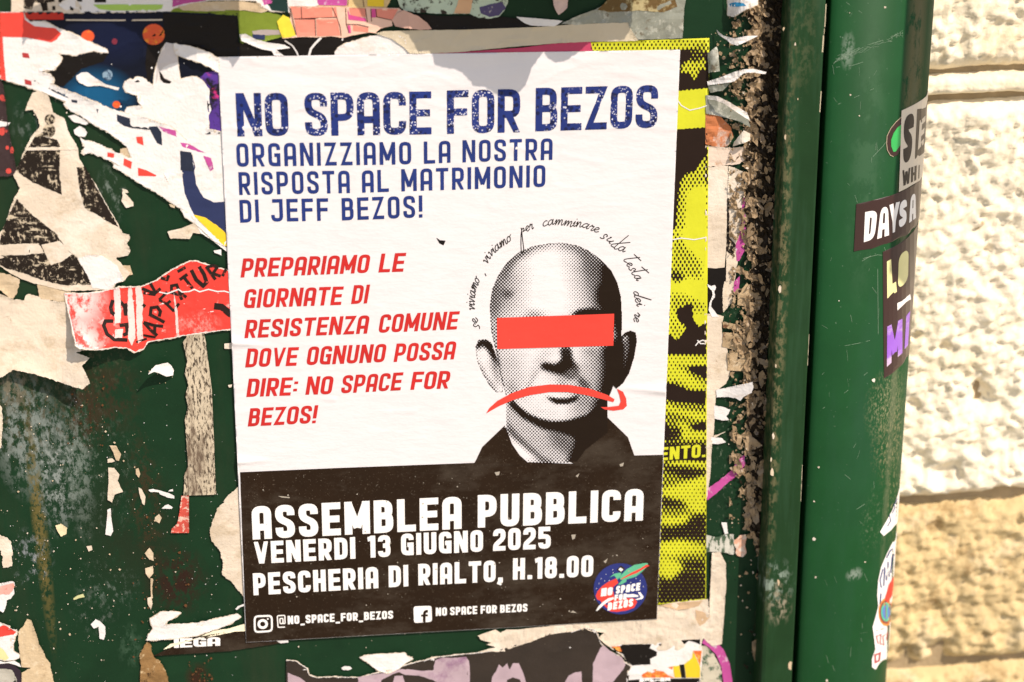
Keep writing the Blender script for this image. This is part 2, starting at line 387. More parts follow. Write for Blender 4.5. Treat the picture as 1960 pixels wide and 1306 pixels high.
def field(name, F, tone, h, m, parent, lift=None, keep=None, run=12):
    """mesh of the area where F > 0 (marching triangles, full cells merged along rows)"""
    st,x0,y0 = tone.st,tone.x0,tone.y0
    if keep is not None: F = np.where(keep>0.5,F,-1.0)
    V = []; Tn = []
    pos_ = F>0; full = pos_[:-1,:-1]&pos_[1:,:-1]&pos_[:-1,1:]&pos_[1:,1:]; anyp = (pos_[:-1,:-1]|pos_[1:,:-1]|pos_[:-1,1:]|pos_[1:,1:])&~full
    vs = []; fs = []; nv = 0
    for j in range(full.shape[0]):
        row = full[j]
        if not row.any(): continue
        d = np.diff(np.r_[0,row.astype(int),0]); a = np.where(d==1)[0]; b = np.where(d==-1)[0]
        for p,q in zip(a,b):
            while p < q:
                e = min(q,p+run); X0,X1,Y0,Y1 = x0+p*st,x0+e*st,y0+j*st,y0+(j+1)*st
                vs.append([(X0,Y0),(X0,Y1),(X1,Y1),(X1,Y0)]); p = e
    quads = np.array(vs).reshape(-1,4,2) if vs else np.zeros((0,4,2))
    tris = [quads[:,[0,1,2]], quads[:,[0,2,3]]]
    jj,ii = np.where(anyp)
    X = x0+ii*st; Y = y0+jj*st
    c = {0:(X,Y,F[jj,ii]),1:(X+st,Y,F[jj,ii+1]),2:(X+st,Y+st,F[jj+1,ii+1]),3:(X,Y+st,F[jj+1,ii])}
    for tri in ((0,2,1),(0,3,2)):
        PX = np.stack([c[k][0] for k in tri],1); PY = np.stack([c[k][1] for k in tri],1); PF = np.stack([c[k][2] for k in tri],1)
        n_ = (PF>0).sum(1)
        f3 = n_==3; tris.append(np.stack([PX[f3],PY[f3]],2))
        for cnt in (1,2):
            for k in range(3):
                a,b,d = k,(k+1)%3,(k+2)%3
                if cnt == 1: s_ = (n_==1)&(PF[:,a]>0)
                else: s_ = (n_==2)&(PF[:,a]<=0)
                if not s_.any(): continue
                fa,fb,fd = PF[s_,a],PF[s_,b],PF[s_,d]
                A_ = np.stack([PX[s_,a],PY[s_,a]],1); B_ = np.stack([PX[s_,b],PY[s_,b]],1); D_ = np.stack([PX[s_,d],PY[s_,d]],1)
                tab = (fa/(fa-fb))[:,None]; tad = (fa/(fa-fd))[:,None]; AB = A_+(B_-A_)*tab; AD = A_+(D_-A_)*tad
                if cnt == 1: tris.append(np.stack([A_,AB,AD],1))
                else: tris.append(np.stack([AB,B_,D_],1)); tris.append(np.stack([AB,D_,AD],1))
    Tt = np.concatenate(tris,0); V = Tt.reshape(-1,2)
    LAYER[0] += 1; d = h*1.4/1000+(LAYER[0]%23)*1.5e-6+(lift(V) if lift else 0)
    W = at(V,d); Fc = np.arange(len(V)).reshape(-1,3)
    a,b,c_ = V[Fc[:,0]],V[Fc[:,1]],V[Fc[:,2]]; cr = (b[:,0]-a[:,0])*(c_[:,1]-a[:,1])-(b[:,1]-a[:,1])*(c_[:,0]-a[:,0])
    Fc = Fc[np.abs(cr)>1e-7]; cr = cr[np.abs(cr)>1e-7]; Fc[cr>0] = Fc[cr>0][:,::-1]
    return mesh_obj(name, W, Fc, m, parent)
def nz(P, s, seed=0, oct_=3):
    P = np.asarray(P); return np.array([sum(noise.noise((x*s*2**o,y*s*2**o,seed+o))*0.55**o for o in range(oct_)) for x,y in P])
# ---------------------------------------------------------------- materials
GREEN = (0.0095,0.052,0.024); GREEN_D = (0.0048,0.0275,0.0105)
paint_panel = mat('green_panel_paint', GREEN_D, 0.5, 0.13, bump=(420,0.10), vary=0.14,
  wear=[((0.10,0.13,0.10),26,0.80,0.05,1,0.5),((0.018,0.030,0.014),9,0.56,0.2,1,0.25)],
  fine=((0.16,0.2,0.15),700,0.735,0.5),
  marks=[(50,830,75,150,(0.17,0.20,0.18),150,0.44,0.9),(105,900,55,150,(0.21,0.24,0.22),240,0.47,0.95),(20,740,50,60,(0.15,0.13,0.09),200,0.45,0.8),(150,880,30,190,(0.20,0.24,0.21),260,0.45,0.6),
   (76,1010,16,300,(0.13,0.10,0.03),300,0.42,0.8),(60,1070,45,70,(0.24,0.26,0.27),200,0.52,0.7),(60,800,170,90,(0.06,0.05,0.025),300,0.50,0.8),
   (165,790,40,100,(0.035,0.016,0.008),240,0.46,0.8),(210,1120,70,70,(0.16,0.2,0.17),260,0.52,0.55),(180,1170,50,60,(0.15,0.17,0.15),200,0.52,0.5),
   (335,1110,70,90,(0.022,0.010,0.006),160,0.42,1.0),(250,1010,120,200,(0.012,0.018,0.008),30,0.40,0.6),(190,760,90,100,(0.03,0.02,0.01),120,0.44,0.8),(280,960,40,170,(0.035,0.022,0.01),260,0.48,0.8),(250,1240,30,60,(0.05,0.1,0.06),200,0.45,0.5),
   (60,470,45,60,(0.12,0.14,0.12),200,0.5,0.6),(60,240,40,50,(0.13,0.16,0.14),260,0.5,0.6),(215,370,30,60,(0.16,0.2,0.17),200,0.5,0.7),(190,500,40,100,(0.02,0.04,0.03),60,0.4,0.4),
   (160,900,120,160,(0.10,0.13,0.10),340,0.52,0.6),(120,700,140,80,(0.09,0.08,0.05),330,0.5,0.6),(1455,1210,20,110,(0.03,0.02,0.01),240,0.45,0.9),
   (1390,800,30,500,(0.16,0.2,0.14),420,0.56,0.6),(380,1300,30,40,(0.03,0.012,0.006),180,0.4,0.95)])
paint_frame = mat('green_frame_paint', (0.0085,0.036,0.011), 0.5, 0.14, bump=(300,0.07), vary=0.12,
  wear=[((0.10,0.11,0.06),60,0.72,0.08,1,0.18),((0.03,0.085,0.045),8,0.5,0.25,1.6,0.15)],
  fine=((0.2,0.24,0.17),520,0.735,0.5),
  marks=[(1478,600,16,700,(0.16,0.14,0.07),240,0.46,0.75),(1470,1090,45,60,(0.26,0.33,0.27),200,0.48,0.7),(1478,1130,30,60,(0.3,0.26,0.18),200,0.47,0.8),(1500,60,60,140,(0.09,0.10,0.05),180,0.48,0.5)])
paint_post = mat('green_post_paint', (0.0065,0.055,0.0155), 0.5, 0.10, bump=(120,0.04), vary=0.08,
  wear=[((0.015,0.060,0.030),7,0.5,0.25,1,0.2)], fine=((0.2,0.27,0.2),520,0.72,0.45),
  marks=[(1640,300,40,300,(0.03,0.09,0.04),60,0.45,0.5),(1690,760,60,90,(0.22,0.22,0.12),700,0.48,0.8),(1660,980,40,90,(0.10,0.14,0.08),500,0.52,0.7),(1700,830,55,110,(0.28,0.24,0.13),520,0.50,0.75),(1715,950,40,140,(0.30,0.26,0.14),420,0.52,0.6),(1740,150,30,500,(0.14,0.12,0.055),60,0.38,0.8),(1620,1075,22,18,(0.22,0.27,0.22),300,0.42,0.7),(1605,85,14,40,(0.2,0.26,0.2),300,0.42,0.6),(1712,620,12,700,(0.11,0.13,0.07),70,0.35,0.6)])  # tall tan streaks at the right edge put the stone's reflection into the colour
dark_iron = mat('dark_inside', (0.006,0.006,0.004), 0.8, 0.2)
P_white = mat('poster_paper', (0.69,0.665,0.65), 0.62, 0.3, bump=(520,0.10), vary=0.012)
P_main = mat('main_poster_paper', (0.645,0.622,0.622), 0.65, 0.15, bump=(90,0.15), vary=0.02)
P_torn = mat('torn_white_paper', (0.67,0.645,0.62), 0.85, 0.15, bump=(500,0.55), vary=0.05, wear=[((0.56,0.48,0.40),24,0.58,0.16,1,2.5)])
P_cream = mat('aged_cream_paper', (0.60,0.51,0.40), 0.85, 0.15, bump=(500,0.6), vary=0.10, wear=[((0.45,0.36,0.25),34,0.54,0.16,1,1.3),((0.28,0.19,0.11),90,0.66,0.08,1,1),((0.70,0.65,0.56),12,0.52,0.15,1,1)])
P_beige = mat('old_glued_paper', (0.48,0.37,0.24), 0.9, 0.15, bump=(500,0.7), vary=0.14, wear=[((0.66,0.56,0.42),30,0.5,0.2,1,1),((0.17,0.10,0.05),120,0.64,0.1,1,1)])
P_tape = mat('scratched_tape', (0.50,0.42,0.30), 0.6, 0.3, bump=(400,0.3), vary=0.1, wear=[((0.05,0.035,0.022),620,0.50,0.07,1,0.30),((0.13,0.09,0.06),60,0.52,0.12,1,.3)])
I_black = mat('black_print', C(48,33,20,.6), 0.6, 0.10, bump=(500,0.12), vary=0.10, fine=((0.26,0.21,0.15),900,0.66,0.30), wear=[((0.055,0.042,0.03),14,0.5,0.25,1,2)])
I_blackw = mat('worn_black_print', C(36,27,19), 0.75, 0.2, bump=(500,0.3), vary=0.15, wear=[((0.46,0.38,0.27),420,0.565,0.05,1,0.6),((0.50,0.42,0.30),120,0.61,0.03,.4,1.6),((0.54,0.46,0.34),38,0.66,0.02,1,1)])
I_blackd = mat('deep_black_print', C(24,19,16), 0.55, 0.15, bump=(500,0.2), vary=0.1, fine=((0.4,0.38,0.33),600,0.72,0.5))
I_half = mat('halftone_black_ink', C(40,28,18,.6), 0.6, 0.1, bump=None, vary=0.05)
I_blue = mat('blue_ink', C(30,54,124), 0.6, 0.25, bump=(500,0.1), vary=0.14)
def sparkle(name, base, dark, star):
    m = mat(name, base, 0.6, 0.25, bump=None, vary=0.2); n = m.node_tree.nodes; L = m.node_tree.links; b = n['Principled BSDF']
    src = b.inputs['Base Color'].links[0].from_socket; geo = [x for x in n if x.type=='NEW_GEOMETRY'][0]
    prev = src
    for sc,th,col,ns,nth in ((260,0.30,dark,60,0.2),(620,0.26,star,55,0.49),(340,0.2,star,40,0.55)):
        v = n.new('ShaderNodeTexVoronoi'); v.inputs['Scale'].default_value = sc; L.new(geo.outputs['Position'], v.inputs['Vector'])
        r = n.new('ShaderNodeMapRange'); r.inputs[1].default_value = th+0.1; r.inputs[2].default_value = th; L.new(v.outputs['Distance'], r.inputs[0])
        nn = n.new('ShaderNodeTexNoise'); nn.inputs['Scale'].default_value = ns; L.new(geo.outputs['Position'], nn.inputs[0])
        r2 = n.new('ShaderNodeMapRange'); r2.inputs[1].default_value = nth; r2.inputs[2].default_value = nth+0.08; L.new(nn.outputs[0], r2.inputs[0])
        mu = n.new('ShaderNodeMath'); mu.operation = 'MULTIPLY'; L.new(r.outputs[0],mu.inputs[0]); L.new(r2.outputs[0],mu.inputs[1])
        mx = n.new('ShaderNodeMix'); mx.data_type = 'RGBA'; L.new(mu.outputs[0], mx.inputs[0]); L.new(prev, mx.inputs[6]); mx.inputs[7].default_value = (*col,1); prev = mx.outputs[2]
    L.new(prev, b.inputs['Base Color']); return m
I_star = sparkle('starry_blue_ink', C(28,50,122), C(16,28,76), C(225,225,240))
I_red = mat('red_ink', C(214,44,40), 0.6, 0.25, bump=(500,0.1), vary=0.08)
I_bar = mat('red_block_ink', C(248,72,58), 0.55, 0.3, bump=(300,0.12), vary=0.05, fine=((0.8,0.6,0.55),900,0.77,0.5))
I_wht = mat('white_ink', (0.77,0.755,0.72), 0.6, 0.3, bump=(500,0.1), vary=0.02)
I_yel = mat('yellow_print', C(228,230,48,.66), 0.5, 0.3, bump=(300,0.2), vary=0.07)
I_yelb = mat('halftone_dark_ink', C(40,27,20), 0.6, 0.12, bump=None, vary=0.1)
I_pink = mat('pink_print', C(205,70,105), 0.6, 0.3, vary=0.08)
I_mag = mat('magenta_print', C(205,85,160), 0.7, 0.25, vary=0.12, wear=[((0.55,0.45,0.5),140,0.58,0.08,1,1),((0.12,0.03,0.07),260,0.66,0.05,1,1)])
I_tred = mat('worn_red_print', C(246,70,58), 0.6, 0.3, bump=(300,0.3), vary=0.06, wear=[((0.78,0.55,0.5),75,0.60,0.10,1,1),((0.78,0.66,0.62),260,0.65,0.06,1,1)],
  marks=[(150,570,60,60,(0.78,0.62,0.58),90,0.40,0.8),(150,645,60,45,(0.78,0.62,0.58),110,0.42,0.9),(380,620,45,30,(0.75,0.4,0.35),200,0.45,0.5)])
I_navy = mat('navy_print', C(10,17,34), 0.5, 0.15, bump=(300,0.15), vary=0.25, marks=[(185,185,75,60,C(6,92,135),30,0.38,0.95),(215,70,90,60,C(16,26,58),20,0.35,0.8)])
I_navy2 = mat('flat_navy_print', C(38,50,92), 0.6, 0.3, vary=0.06)
I_brt = mat('bright_red_print', C(252,76,62), 0.55, 0.3, vary=0.04)
I_ytell = mat('golden_print', C(250,212,48), 0.55, 0.3, vary=0.04)
I_ora = mat('orange_print', C(248,112,50), 0.55, 0.3, vary=0.2, wear=[(C(250,190,90),230,0.5,0.12,1,1)])
I_pla = mat('planet_print', C(238,92,48), 0.55, 0.3, vary=0.2, wear=[(C(250,160,40),120,0.52,0.1,1,1),(C(150,20,60),130,0.62,0.08,1,1)])
I_pur = mat('violet_print', C(88,52,150), 0.55, 0.3, vary=0.2, wear=[(C(12,10,20),60,0.5,0.08,1,1),(C(230,50,130),90,0.60,0.1,1,1),(C(245,110,40),120,0.68,0.05,1,1)])
I_lime = mat('lime_print', C(176,214,100), 0.6, 0.3, vary=0.08)
I_oli = mat('olive_print', C(128,148,48), 0.65, 0.25, vary=0.15)
I_sal = mat('salmon_print', C(246,150,128), 0.65, 0.25, vary=0.06)
I_salr = mat('coral_print', C(244,105,92), 0.65, 0.25, vary=0.08)
I_lin = mat('thin_dark_line', C(90,30,30), 0.6, 0.2, bump=None)
I_mau = mat('mauve_print', C(196,172,180), 0.7, 0.25, vary=0.12, wear=[(C(150,110,140),24,0.55,0.15,1,1)])
I_dkb = mat('dark_brown_print', C(52,42,34), 0.6, 0.3, vary=0.15, wear=[(C(190,175,150),300,0.69,0.04,1,1)], bump=(400,0.25))
I_min = mat('floral_print', C(205,222,196), 0.7, 0.25, vary=0.1, wear=[(C(60,50,40),150,0.53,0.05,1,1),(C(240,190,140),60,0.62,0.06,1,1)])
I_plas = mat('grimy_plastic', (0.20,0.21,0.17), 0.35, 0.5, bump=(160,0.5), vary=0.25, wear=[((0.45,0.45,0.38),60,0.52,0.12,1,1),((0.10,0.075,0.04),90,0.58,0.08,1,1)])
I_tan = mat('tan_tape', (0.50,0.43,0.31), 0.5, 0.35, bump=(200,0.2), vary=0.06, wear=[((0.36,0.26,0.12),50,0.70,0.08,1,1)])
I_cop = mat('rusty_orange_paper', C(205,125,80), 0.8, 0.2, vary=0.2, bump=(300,0.5), wear=[((0.5,0.42,0.36),50,0.5,0.1,1,1),((0.1,0.06,0.03),120,0.64,0.05,1,1)])
flake_a = mat('tan_paint_flake', (0.29,0.205,0.12), 0.42, 0.30, bump=(500,0.6), vary=0.2, wear=[((0.10,0.06,0.03),200,0.60,0.1,1,1)])
flake_b = mat('brown_paint_flake', (0.18,0.125,0.07), 0.40, 0.45, bump=(500,0.6), vary=0.25, wear=[((0.06,0.035,0.018),160,0.55,0.1,1,1)])
flake_shade = mat('dark_gum', (0.02,0.013,0.007), 0.6, 0.15, bump=(400,0.8), vary=0.3, wear=[((0.20,0.15,0.09),210,0.62,0.06,1,1)])  # shade around the flakes put into a near-black colour, with tan specks
stone_m = mat('istrian_stone', (0.58,0.44,0.23), 0.92, 0.15, bump=(200,1.0), vary=0.12, wear=[((0.26,0.16,0.065),26,0.52,0.16,1,1.3),((0.72,0.60,0.40),14,0.52,0.2,1,1)])
stone_l = mat('pale_stone', (0.80,0.71,0.54), 0.92, 0.15, bump=(200,0.9), vary=0.07, wear=[((0.62,0.48,0.28),18,0.50,0.25,1,1.2),((0.40,0.27,0.12),60,0.64,0.10,1,1.2)])
mortar_m = mat('old_mortar', (0.33,0.25,0.15), 0.95, 0.1, bump=(260,1.0), vary=0.2)
pave_m = mat('paving_stone', (0.45,0.41,0.33), 0.9, 0.2, bump=(60,0.5), vary=0.2)

# ---------------------------------------------------------------- setting: pavement, stone wall, cabinet
ground = mesh_obj('pavement', [(-40,-40,-1.35),(40,-40,-1.35),(40,40,-1.35),(-40,40,-1.35)], [(0,1,2,3)], pave_m); ground['kind'] = 'structure'

WY = 0.085                                                       # the wall behind stands back from the cabinet front
wall = empty('stone_wall', (0.62,WY,-1.35)); tag(wall, 'rough sunlit pale stone block wall behind the green cabinet', 'wall')
def stone(name, px0, px1, yA, yB, m, amp, seed, ed=0.012):
    """one dressed block between two rows given at x = 1960 and x = 1700 of the photograph"""
    za = at([(1850,yA)],-WY)[0][2]; zb = at([(1850,yB)],-WY)[0][2]; X0,X1 = px0,px1
    nx = int((X1-X0)/0.0022); nz_ = int((za-zb)/0.0022); V = []; F = []
    for j in range(nz_+1):
        for i in range(nx+1):
            x = X0+(X1-X0)*i/nx; z = zb+(za-zb)*j/nz_
            e = min(x-X0,X1-x,z-zb,za-z); k = min(1,e/ed); rd = (1-k)**2
            q = 0.8*noise.fractal(Vector((x*75,z*82,seed)),0.65,2.2,6)+1.3*abs(noise.noise((x*150,z*165,seed+3)))-1.6*max(0,noise.noise((x*34,z*40,seed+5))-.25)
            c = noise.noise((x*14,z*14,seed+7))
            for (hx,hz,hr,hd) in HOLES: dz_ = math.hypot((x-hx)*(1+.5*noise.noise((x*60,z*60,1))),z-hz)/hr; q += hd*max(0,1-dz_)**.7 if dz_ < 1 else 0
            dz = noise.noise((x*30,seed,j*0.0))*0.0025*(1-k)
            V.append((x, WY-0.006-amp*(q*0.55+c*0.6)*(.25+.75*k)+rd*0.012, z+dz))
    for j in range(nz_):
        for i in range(nx):
            a = j*(nx+1)+i; F.append((a,a+1,a+nx+2,a+nx+1))
    V = np.array(V); n0 = len(V); ring = [i for i in range(nx+1)]+[j*(nx+1)+nx for j in range(1,nz_+1)]+[nz_*(nx+1)+i for i in range(nx-1,-1,-1)]+[j*(nx+1) for j in range(nz_-1,0,-1)]
    Vb = V[ring].copy(); Vb[:,1] = WY+0.03; V = np.r_[V,Vb]; k = len(ring)
    F += [(ring[(i+1)%k],ring[i],n0+i,n0+(i+1)%k) for i in range(k)]
    o = mesh_obj(name, V, F, m, wall, smooth=True); return o
XS = 0.40
HOLES = [(*at([(px_,py_)],-WY)[0][[0,2]],r_,d_) for px_,py_,r_,d_ in ((1868,748,.011,-3.2),(1895,765,.010,-2.5),(1800,660,.006,-2),(1870,770,.009,-1.5),(1750,640,.005,-1.6),(1755,880,.012,-2),(1800,905,.014,-2.2),(1745,770,.006,-1.5),(1885,475,.004,-1.5),(1795,1245,.016,-2.6),(1735,1255,.014,-2.4),(1920,945,.012,-3),(1790,1165,.008,-1.8))]
stone('stone', XS, 0.93, -420, 134, stone_l, 0.0085, 1.3)
stone('stone', XS, 0.93, 140, 183, stone_l, 0.0045, 5.1, 0.005)
stone('stone', XS, 0.93, 190, 947, mat('warm_pale_stone', (0.80,0.71,0.55), 0.92, 0.15, bump=(200,0.9), vary=0.08, wear=[((0.62,0.50,0.31),16,0.52,0.22,1,1.2),((0.36,0.24,0.11),50,0.65,0.10,1,1.2),((0.82,0.74,0.56),9,0.48,0.2,1,1)]), 0.0085, 9.7)
stone('stone', XS, 0.93, 956, 1262, stone_m, 0.0085, 14.2)
stone('stone', XS, 0.93, 1272, 1900, stone_m, 0.0090, 18.8)
zt = at([(1850,-420)],-WY)[0][2]; zb_ = at([(1850,1900)],-WY)[0][2]
mesh_obj('mortar', [(XS,WY+.004,zb_),(0.93,WY+.004,zb_),(0.93,WY+.004,zt),(XS,WY+.004,zt)], [(0,1,2,3)], mortar_m, wall)

cab = empty('metal_cabinet', (0.1,0.0,-1.35)); tag(cab, 'dark green painted metal street cabinet covered in torn posters, with rounded corner post', 'cabinet')
RD = 0.0205                                                      # how far the frame stands proud
RX0 = at([(1484,653)],RD)[0][0]; RX1 = at([(1549.5,653)],RD)[0][0]; GX1 = at([(1561.5,653)],0.021)[0][0]
ZT, ZB = 0.42, -1.33
PR = 0.062; PY = -0.022+PR
_D = at([(1742,653)],-0.5)[0]-CAM; _k = _D[0]/_D[1]
PX = CAM[0]+_k*(PY-CAM[1])-PR*math.sqrt(1+_k*_k)
def prism(name, prof, z0, z1, m, parent, smooth=False, closed=True):
    n_ = len(prof); V = [(x,y,z) for z in (z0,z1) for x,y in prof]
    F = [(i,(i+1)%n_,n_+(i+1)%n_,n_+i) for i in range(n_ if closed else n_-1)]
    if closed: F += [tuple(range(n_))[::-1], tuple(range(n_,2*n_))]
    return mesh_obj(name, V, F, m, parent, smooth)
# front panel, gently dented sheet steel
xs = np.linspace(-0.62,RX0,160); zs = np.linspace(ZB,ZT,230)
V = [(x, 0.0-0.0*x+0.0006*noise.noise((x*9,z*7,2)) , z) for z in zs for x in xs]
V = [(x, y+0.0007, z) for x,y,z in V]; nx = len(xs)
F = [(j*nx+i,j*nx+i+1,(j+1)*nx+i+1,(j+1)*nx+i) for j in range(len(zs)-1) for i in range(nx-1)]
pan = mesh_obj('front_panel', V, F, paint_panel, cab, smooth=True)
bev = 0.0025
prism('door_frame', [(RX0,0.02),(RX0,-RD+bev),(RX0+bev*.35,-RD+bev*.35),(RX0+bev*1.2,-RD),(RX1-bev*.7,-RD),(RX1-bev*.2,-RD+bev*.2),(RX1,-RD+bev*.8),(RX1,0.03)], ZB, ZT, paint_frame, cab)
arc = [];
a0 = math.asin(max(-1,(GX1-PX)/PR))
for i in range(49):
    a = a0+(math.radians(165)-a0)*i/48; arc.append((PX+PR*math.sin(a), PY-PR*math.cos(a)))
prism('corner_post', [(GX1,0.10),(GX1,arc[0][1]+0.0015),(GX1+0.0006,arc[0][1]+0.0003)]+arc[1:]+[(arc[-1][0],0.10)], ZB, ZT, paint_post, cab, smooth=False)
post = ALL[-1]
for p in post.data.polygons: p.use_smooth = len(p.vertices) == 4 and abs(p.normal.x) < 0.999
prism('gap_lining', [(RX1-0.001,0.035),(GX1+0.001,0.035),(GX1+0.001,0.03),(RX1-0.001,0.03)], ZB, ZT, dark_iron, cab)
prism('top_cap', [(-0.63,0.10),(-0.63,-0.03),(RX1+0.002,-0.03),(GX1,-0.03),(PX+PR*.8,-0.01),(PX+PR+0.003,0.10)], ZT, ZT+0.02, paint_frame, cab)

# unseen slatted panel added above and to the right to shade the post edge
shade_panel = empty('post_shade_panel', (0.62,0.06,0.03)); tag(shade_panel, 'added unseen slatted panel casting the shade on the corner post', 'shade caster')
def ray_post(P, d=0.0):
    P = np.asarray(P,float).reshape(-1,2); d = np.broadcast_to(np.asarray(d,float),(len(P),)); R_ = PR+d
    D = np.stack([(P[:,0]-PW/2)/FPX, -(P[:,1]-PH/2)/FPX, -np.ones(len(P))],1)@RC.T
    ox,oy = CAM[0]-PX, CAM[1]-PY; A = D[:,0]**2+D[:,1]**2; B_ = ox*D[:,0]+oy*D[:,1]; Cc = ox*ox+oy*oy-R_**2
    disc = B_**2-A*Cc; s = (-B_-np.sqrt(np.maximum(disc,0)))/A
    return CAM+D*s[:,None]
def on_post(P, d=0.0):
    """photo point -> post surface; beyond the outline the sheet runs on round the back"""
    P = np.asarray(P,float).reshape(-1,2); sil = 1742-(P[:,1]-653)*0.068
    Q = P.copy(); over = np.maximum(P[:,0]-(sil-1.0),0); Q[:,0] = np.minimum(P[:,0],sil-1.0)
    W = ray_post(Q,d); dd = np.broadcast_to(np.asarray(d,float),(len(P),))
    ang = np.arctan2(W[:,0]-PX, -(W[:,1]-PY))+over*0.0009/PR
    k = over > 0; W[k,0] = PX+(PR+dd[k])*np.sin(ang[k]); W[k,1] = PY-(PR+dd[k])*np.cos(ang[k]); return W
def shift_back(P3, dist_y):
    """move a point up the sun's ray until it is dist_y nearer the viewer"""
    return P3-SUN*(dist_y/SUN[1])
s1 = shift_back(on_post([(1722,200)])[0], 0.17); sb = shift_back(on_post([(1712,520)])[0],0.17)
SX, SY, SZ = s1[0], s1[1], sb[2]
for i in range(2):
    prism('shade_panel_bar', [(SX+i*0.05,SY),(SX+0.03+i*0.05,SY),(SX+0.03+i*0.05,SY+0.024),(SX+i*0.05,SY+0.024)], SZ, SZ+0.62, paint_frame, shade_panel)
for k in range(12):
    z = SZ+0.01+k*0.05; prism('shade_panel_slat', [(SX+0.0302,SY+0.004),(SX+0.0498,SY+0.004),(SX+0.0498,SY+0.018),(SX+0.0302,SY+0.018)], z, z+0.042, paint_frame, shade_panel)
prism('shade_panel_bracket', [(SX+0.0802,SY+0.006),(SX+0.086,SY+0.006),(SX+0.086,WY+0.02),(SX+0.0802,WY+0.02)], SZ+0.25, SZ+0.28, dark_iron, shade_panel)
# ---------------------------------------------------------------- the main poster
QUAD = [(417,109.3),(1302,95.5),(1257.4,1185.5),(471,1230)]
FOLDS = [((1275,750),(1172,742),9,0.0019),((440,657),(525,664),8,0.0018),((455,886),(525,881),8,0.0018),((640,766),(600,764),4,0.0006),((790,788),(680,790),4,0.0004),((448,664),(475,672),3,0.0005),
         ((460,898),(500,892),3,0.0006),((452,247),(560,242),6,0.00035),((985,284),(1080,300),7,0.00035),((1080,296),(1190,322),6,0.0003),((440,232),(452,247),4,0.0004)]
def wrinkle(P):
    P = np.asarray(P); r = np.zeros(len(P))
    for (a,b,w_,H) in FOLDS:
        a_ = np.array(a,float); b_ = np.array(b,float); L_ = np.linalg.norm(b_-a_); d_ = (b_-a_)/L_; q = P-a_
        s = q@d_; n_ = q[:,0]*-d_[1]+q[:,1]*d_[0]
        if d_[0] < 0: n_ = -n_
        t = s/L_; tap = np.clip(1-t,0,1)*(t>-0.1)*np.clip((t+0.1)*20,0,1); ww = w_*(0.35+0.65*np.clip(1-t,0,1))
        up = np.clip(1+n_/(ww*2.6),0,1)*(n_<=0); dn = np.clip(1-n_/ww,0,1)*(n_>0); r += H*tap*np.maximum(up**2,dn)*(t<=1)
    n1 = np.array([noise.noise((x*0.008+y*0.0016,y*0.03,3.3))+0.5*noise.noise((x*0.012,y*0.07-x*0.01,8.1)) for x,y in P])
    top = np.clip((430-P[:,1])/250,0.35,1.3)
    return r+n1*0.00034*top+0.00025*np.array([max(0,1-9*abs(noise.noise((x*.006+y*.002,y*.021,5.5))))**2 for x,y in P])*np.clip((560-P[:,1])/300,.25,1)
MAINH = 1.25
mp = sheet('protest_poster', P_main, [rough_poly([p+(0,) for p in QUAD],0,1)], MAINH, wrinkle, None, grid=3.6, smooth=True)
tag(mp, 'large white and black protest poster, blue title, bald man with red-barred eyes', 'poster')
def ptx(name, polys, m, h=0.16, grid=8, lift=wrinkle, parent=None): return sheet(name, m, polys, MAINH+h, lift, parent or mp, grid, skirt=False)
# black lower band
BAND = [(459.3,904.2),(640,896.3),(908,886.2),(925,858),(968,818),(980,850),(995,872),(1010,885),(1105,888),(1130,858),(1162,838),(1163,800),(1201,838),(1213,872),(1269.6,870.8),(1257.2,1185.2),(471.2,1229.6)]
ptx('black_band', [BAND], I_black, 0.06, 6)
def line(name, ws, m, t, slant=0, **k):
    P = []
    for wd in ws: P += word(*wd, t=t, slant=slant, sp=k.get('sp',.12))
    return ptx(name, P, m, k.get('h',0.16))
line('title_lettering', [('NO',454.6,261.5,553,260.4,83,82.6),('SPACE',584.7,260.8,826,257.2,82.7,82),('FOR',855.8,256.5,995.2,253.5,83,83),('BEZOS',1024.7,251.8,1257.5,244.6,83,82)], I_star, .162, sp=.08)
line('subtitle_lettering', [('ORGANIZZIAMO',453.9,319.6,787.3,314.8,45,43),('LA',811.6,313.9,862.4,311.6,42.6,42.4),('NOSTRA',885.4,311.2,1057.3,306.1,42.6,41.2)], I_blue, .155, sp=.17)
line('subtitle_lettering', [('RISPOSTA',458.2,373.6,670,369.8,43.8,43),('AL',693.4,369.1,744.5,367.4,42.5,42.5),('MATRIMONIO',768.5,366.6,1043.6,358,42.5,42)], I_blue, .155, sp=.17)
line('subtitle_lettering', [('DI',460,426.6,496.2,425.5,43.6,43.4),('JEFF',519.8,424.6,629,422.7,43,43),('BEZOS!',654.8,422.3,808.7,416.6,42.8,42.3)], I_blue, .155, sp=.17)
rt = [[('PREPARIAMO',460.5,531.5,704,522.6,36.5,35.5),('LE',724.3,521.8,771.5,520.2,36,36)],
 [('GIORNATE',465.7,590.3,652.5,583.8,36.5,35.2),('DI',672,582.2,702.5,580.9,36,36)],
 [('RESISTENZA',467.9,647.6,702.5,638.8,35,35.2),('COMUNE',723.8,637.6,874,630.6,35.4,34.6)],
 [('DOVE',469.3,703.6,567,700.2,36,35.6),('OGNUNO',586,699.4,735,693.4,35.5,35.2),('POSSA',753.3,693.2,868.5,688,35.2,34.8)],
 [('DIRE:',471.5,760.2,567,756.8,35,34.8),('NO',584.5,755.9,634,754.8,35,34.8),('SPACE',652,753.4,766.5,747.2,34.6,34.4),('FOR',785.5,746.5,857.5,743.9,34.4,34)],
 [('BEZOS!',474.3,816.6,604,810.2,34.8,34.4)]]
for r_ in rt: line('red_lettering', r_, I_red, .17, 0.19, sp=.115)
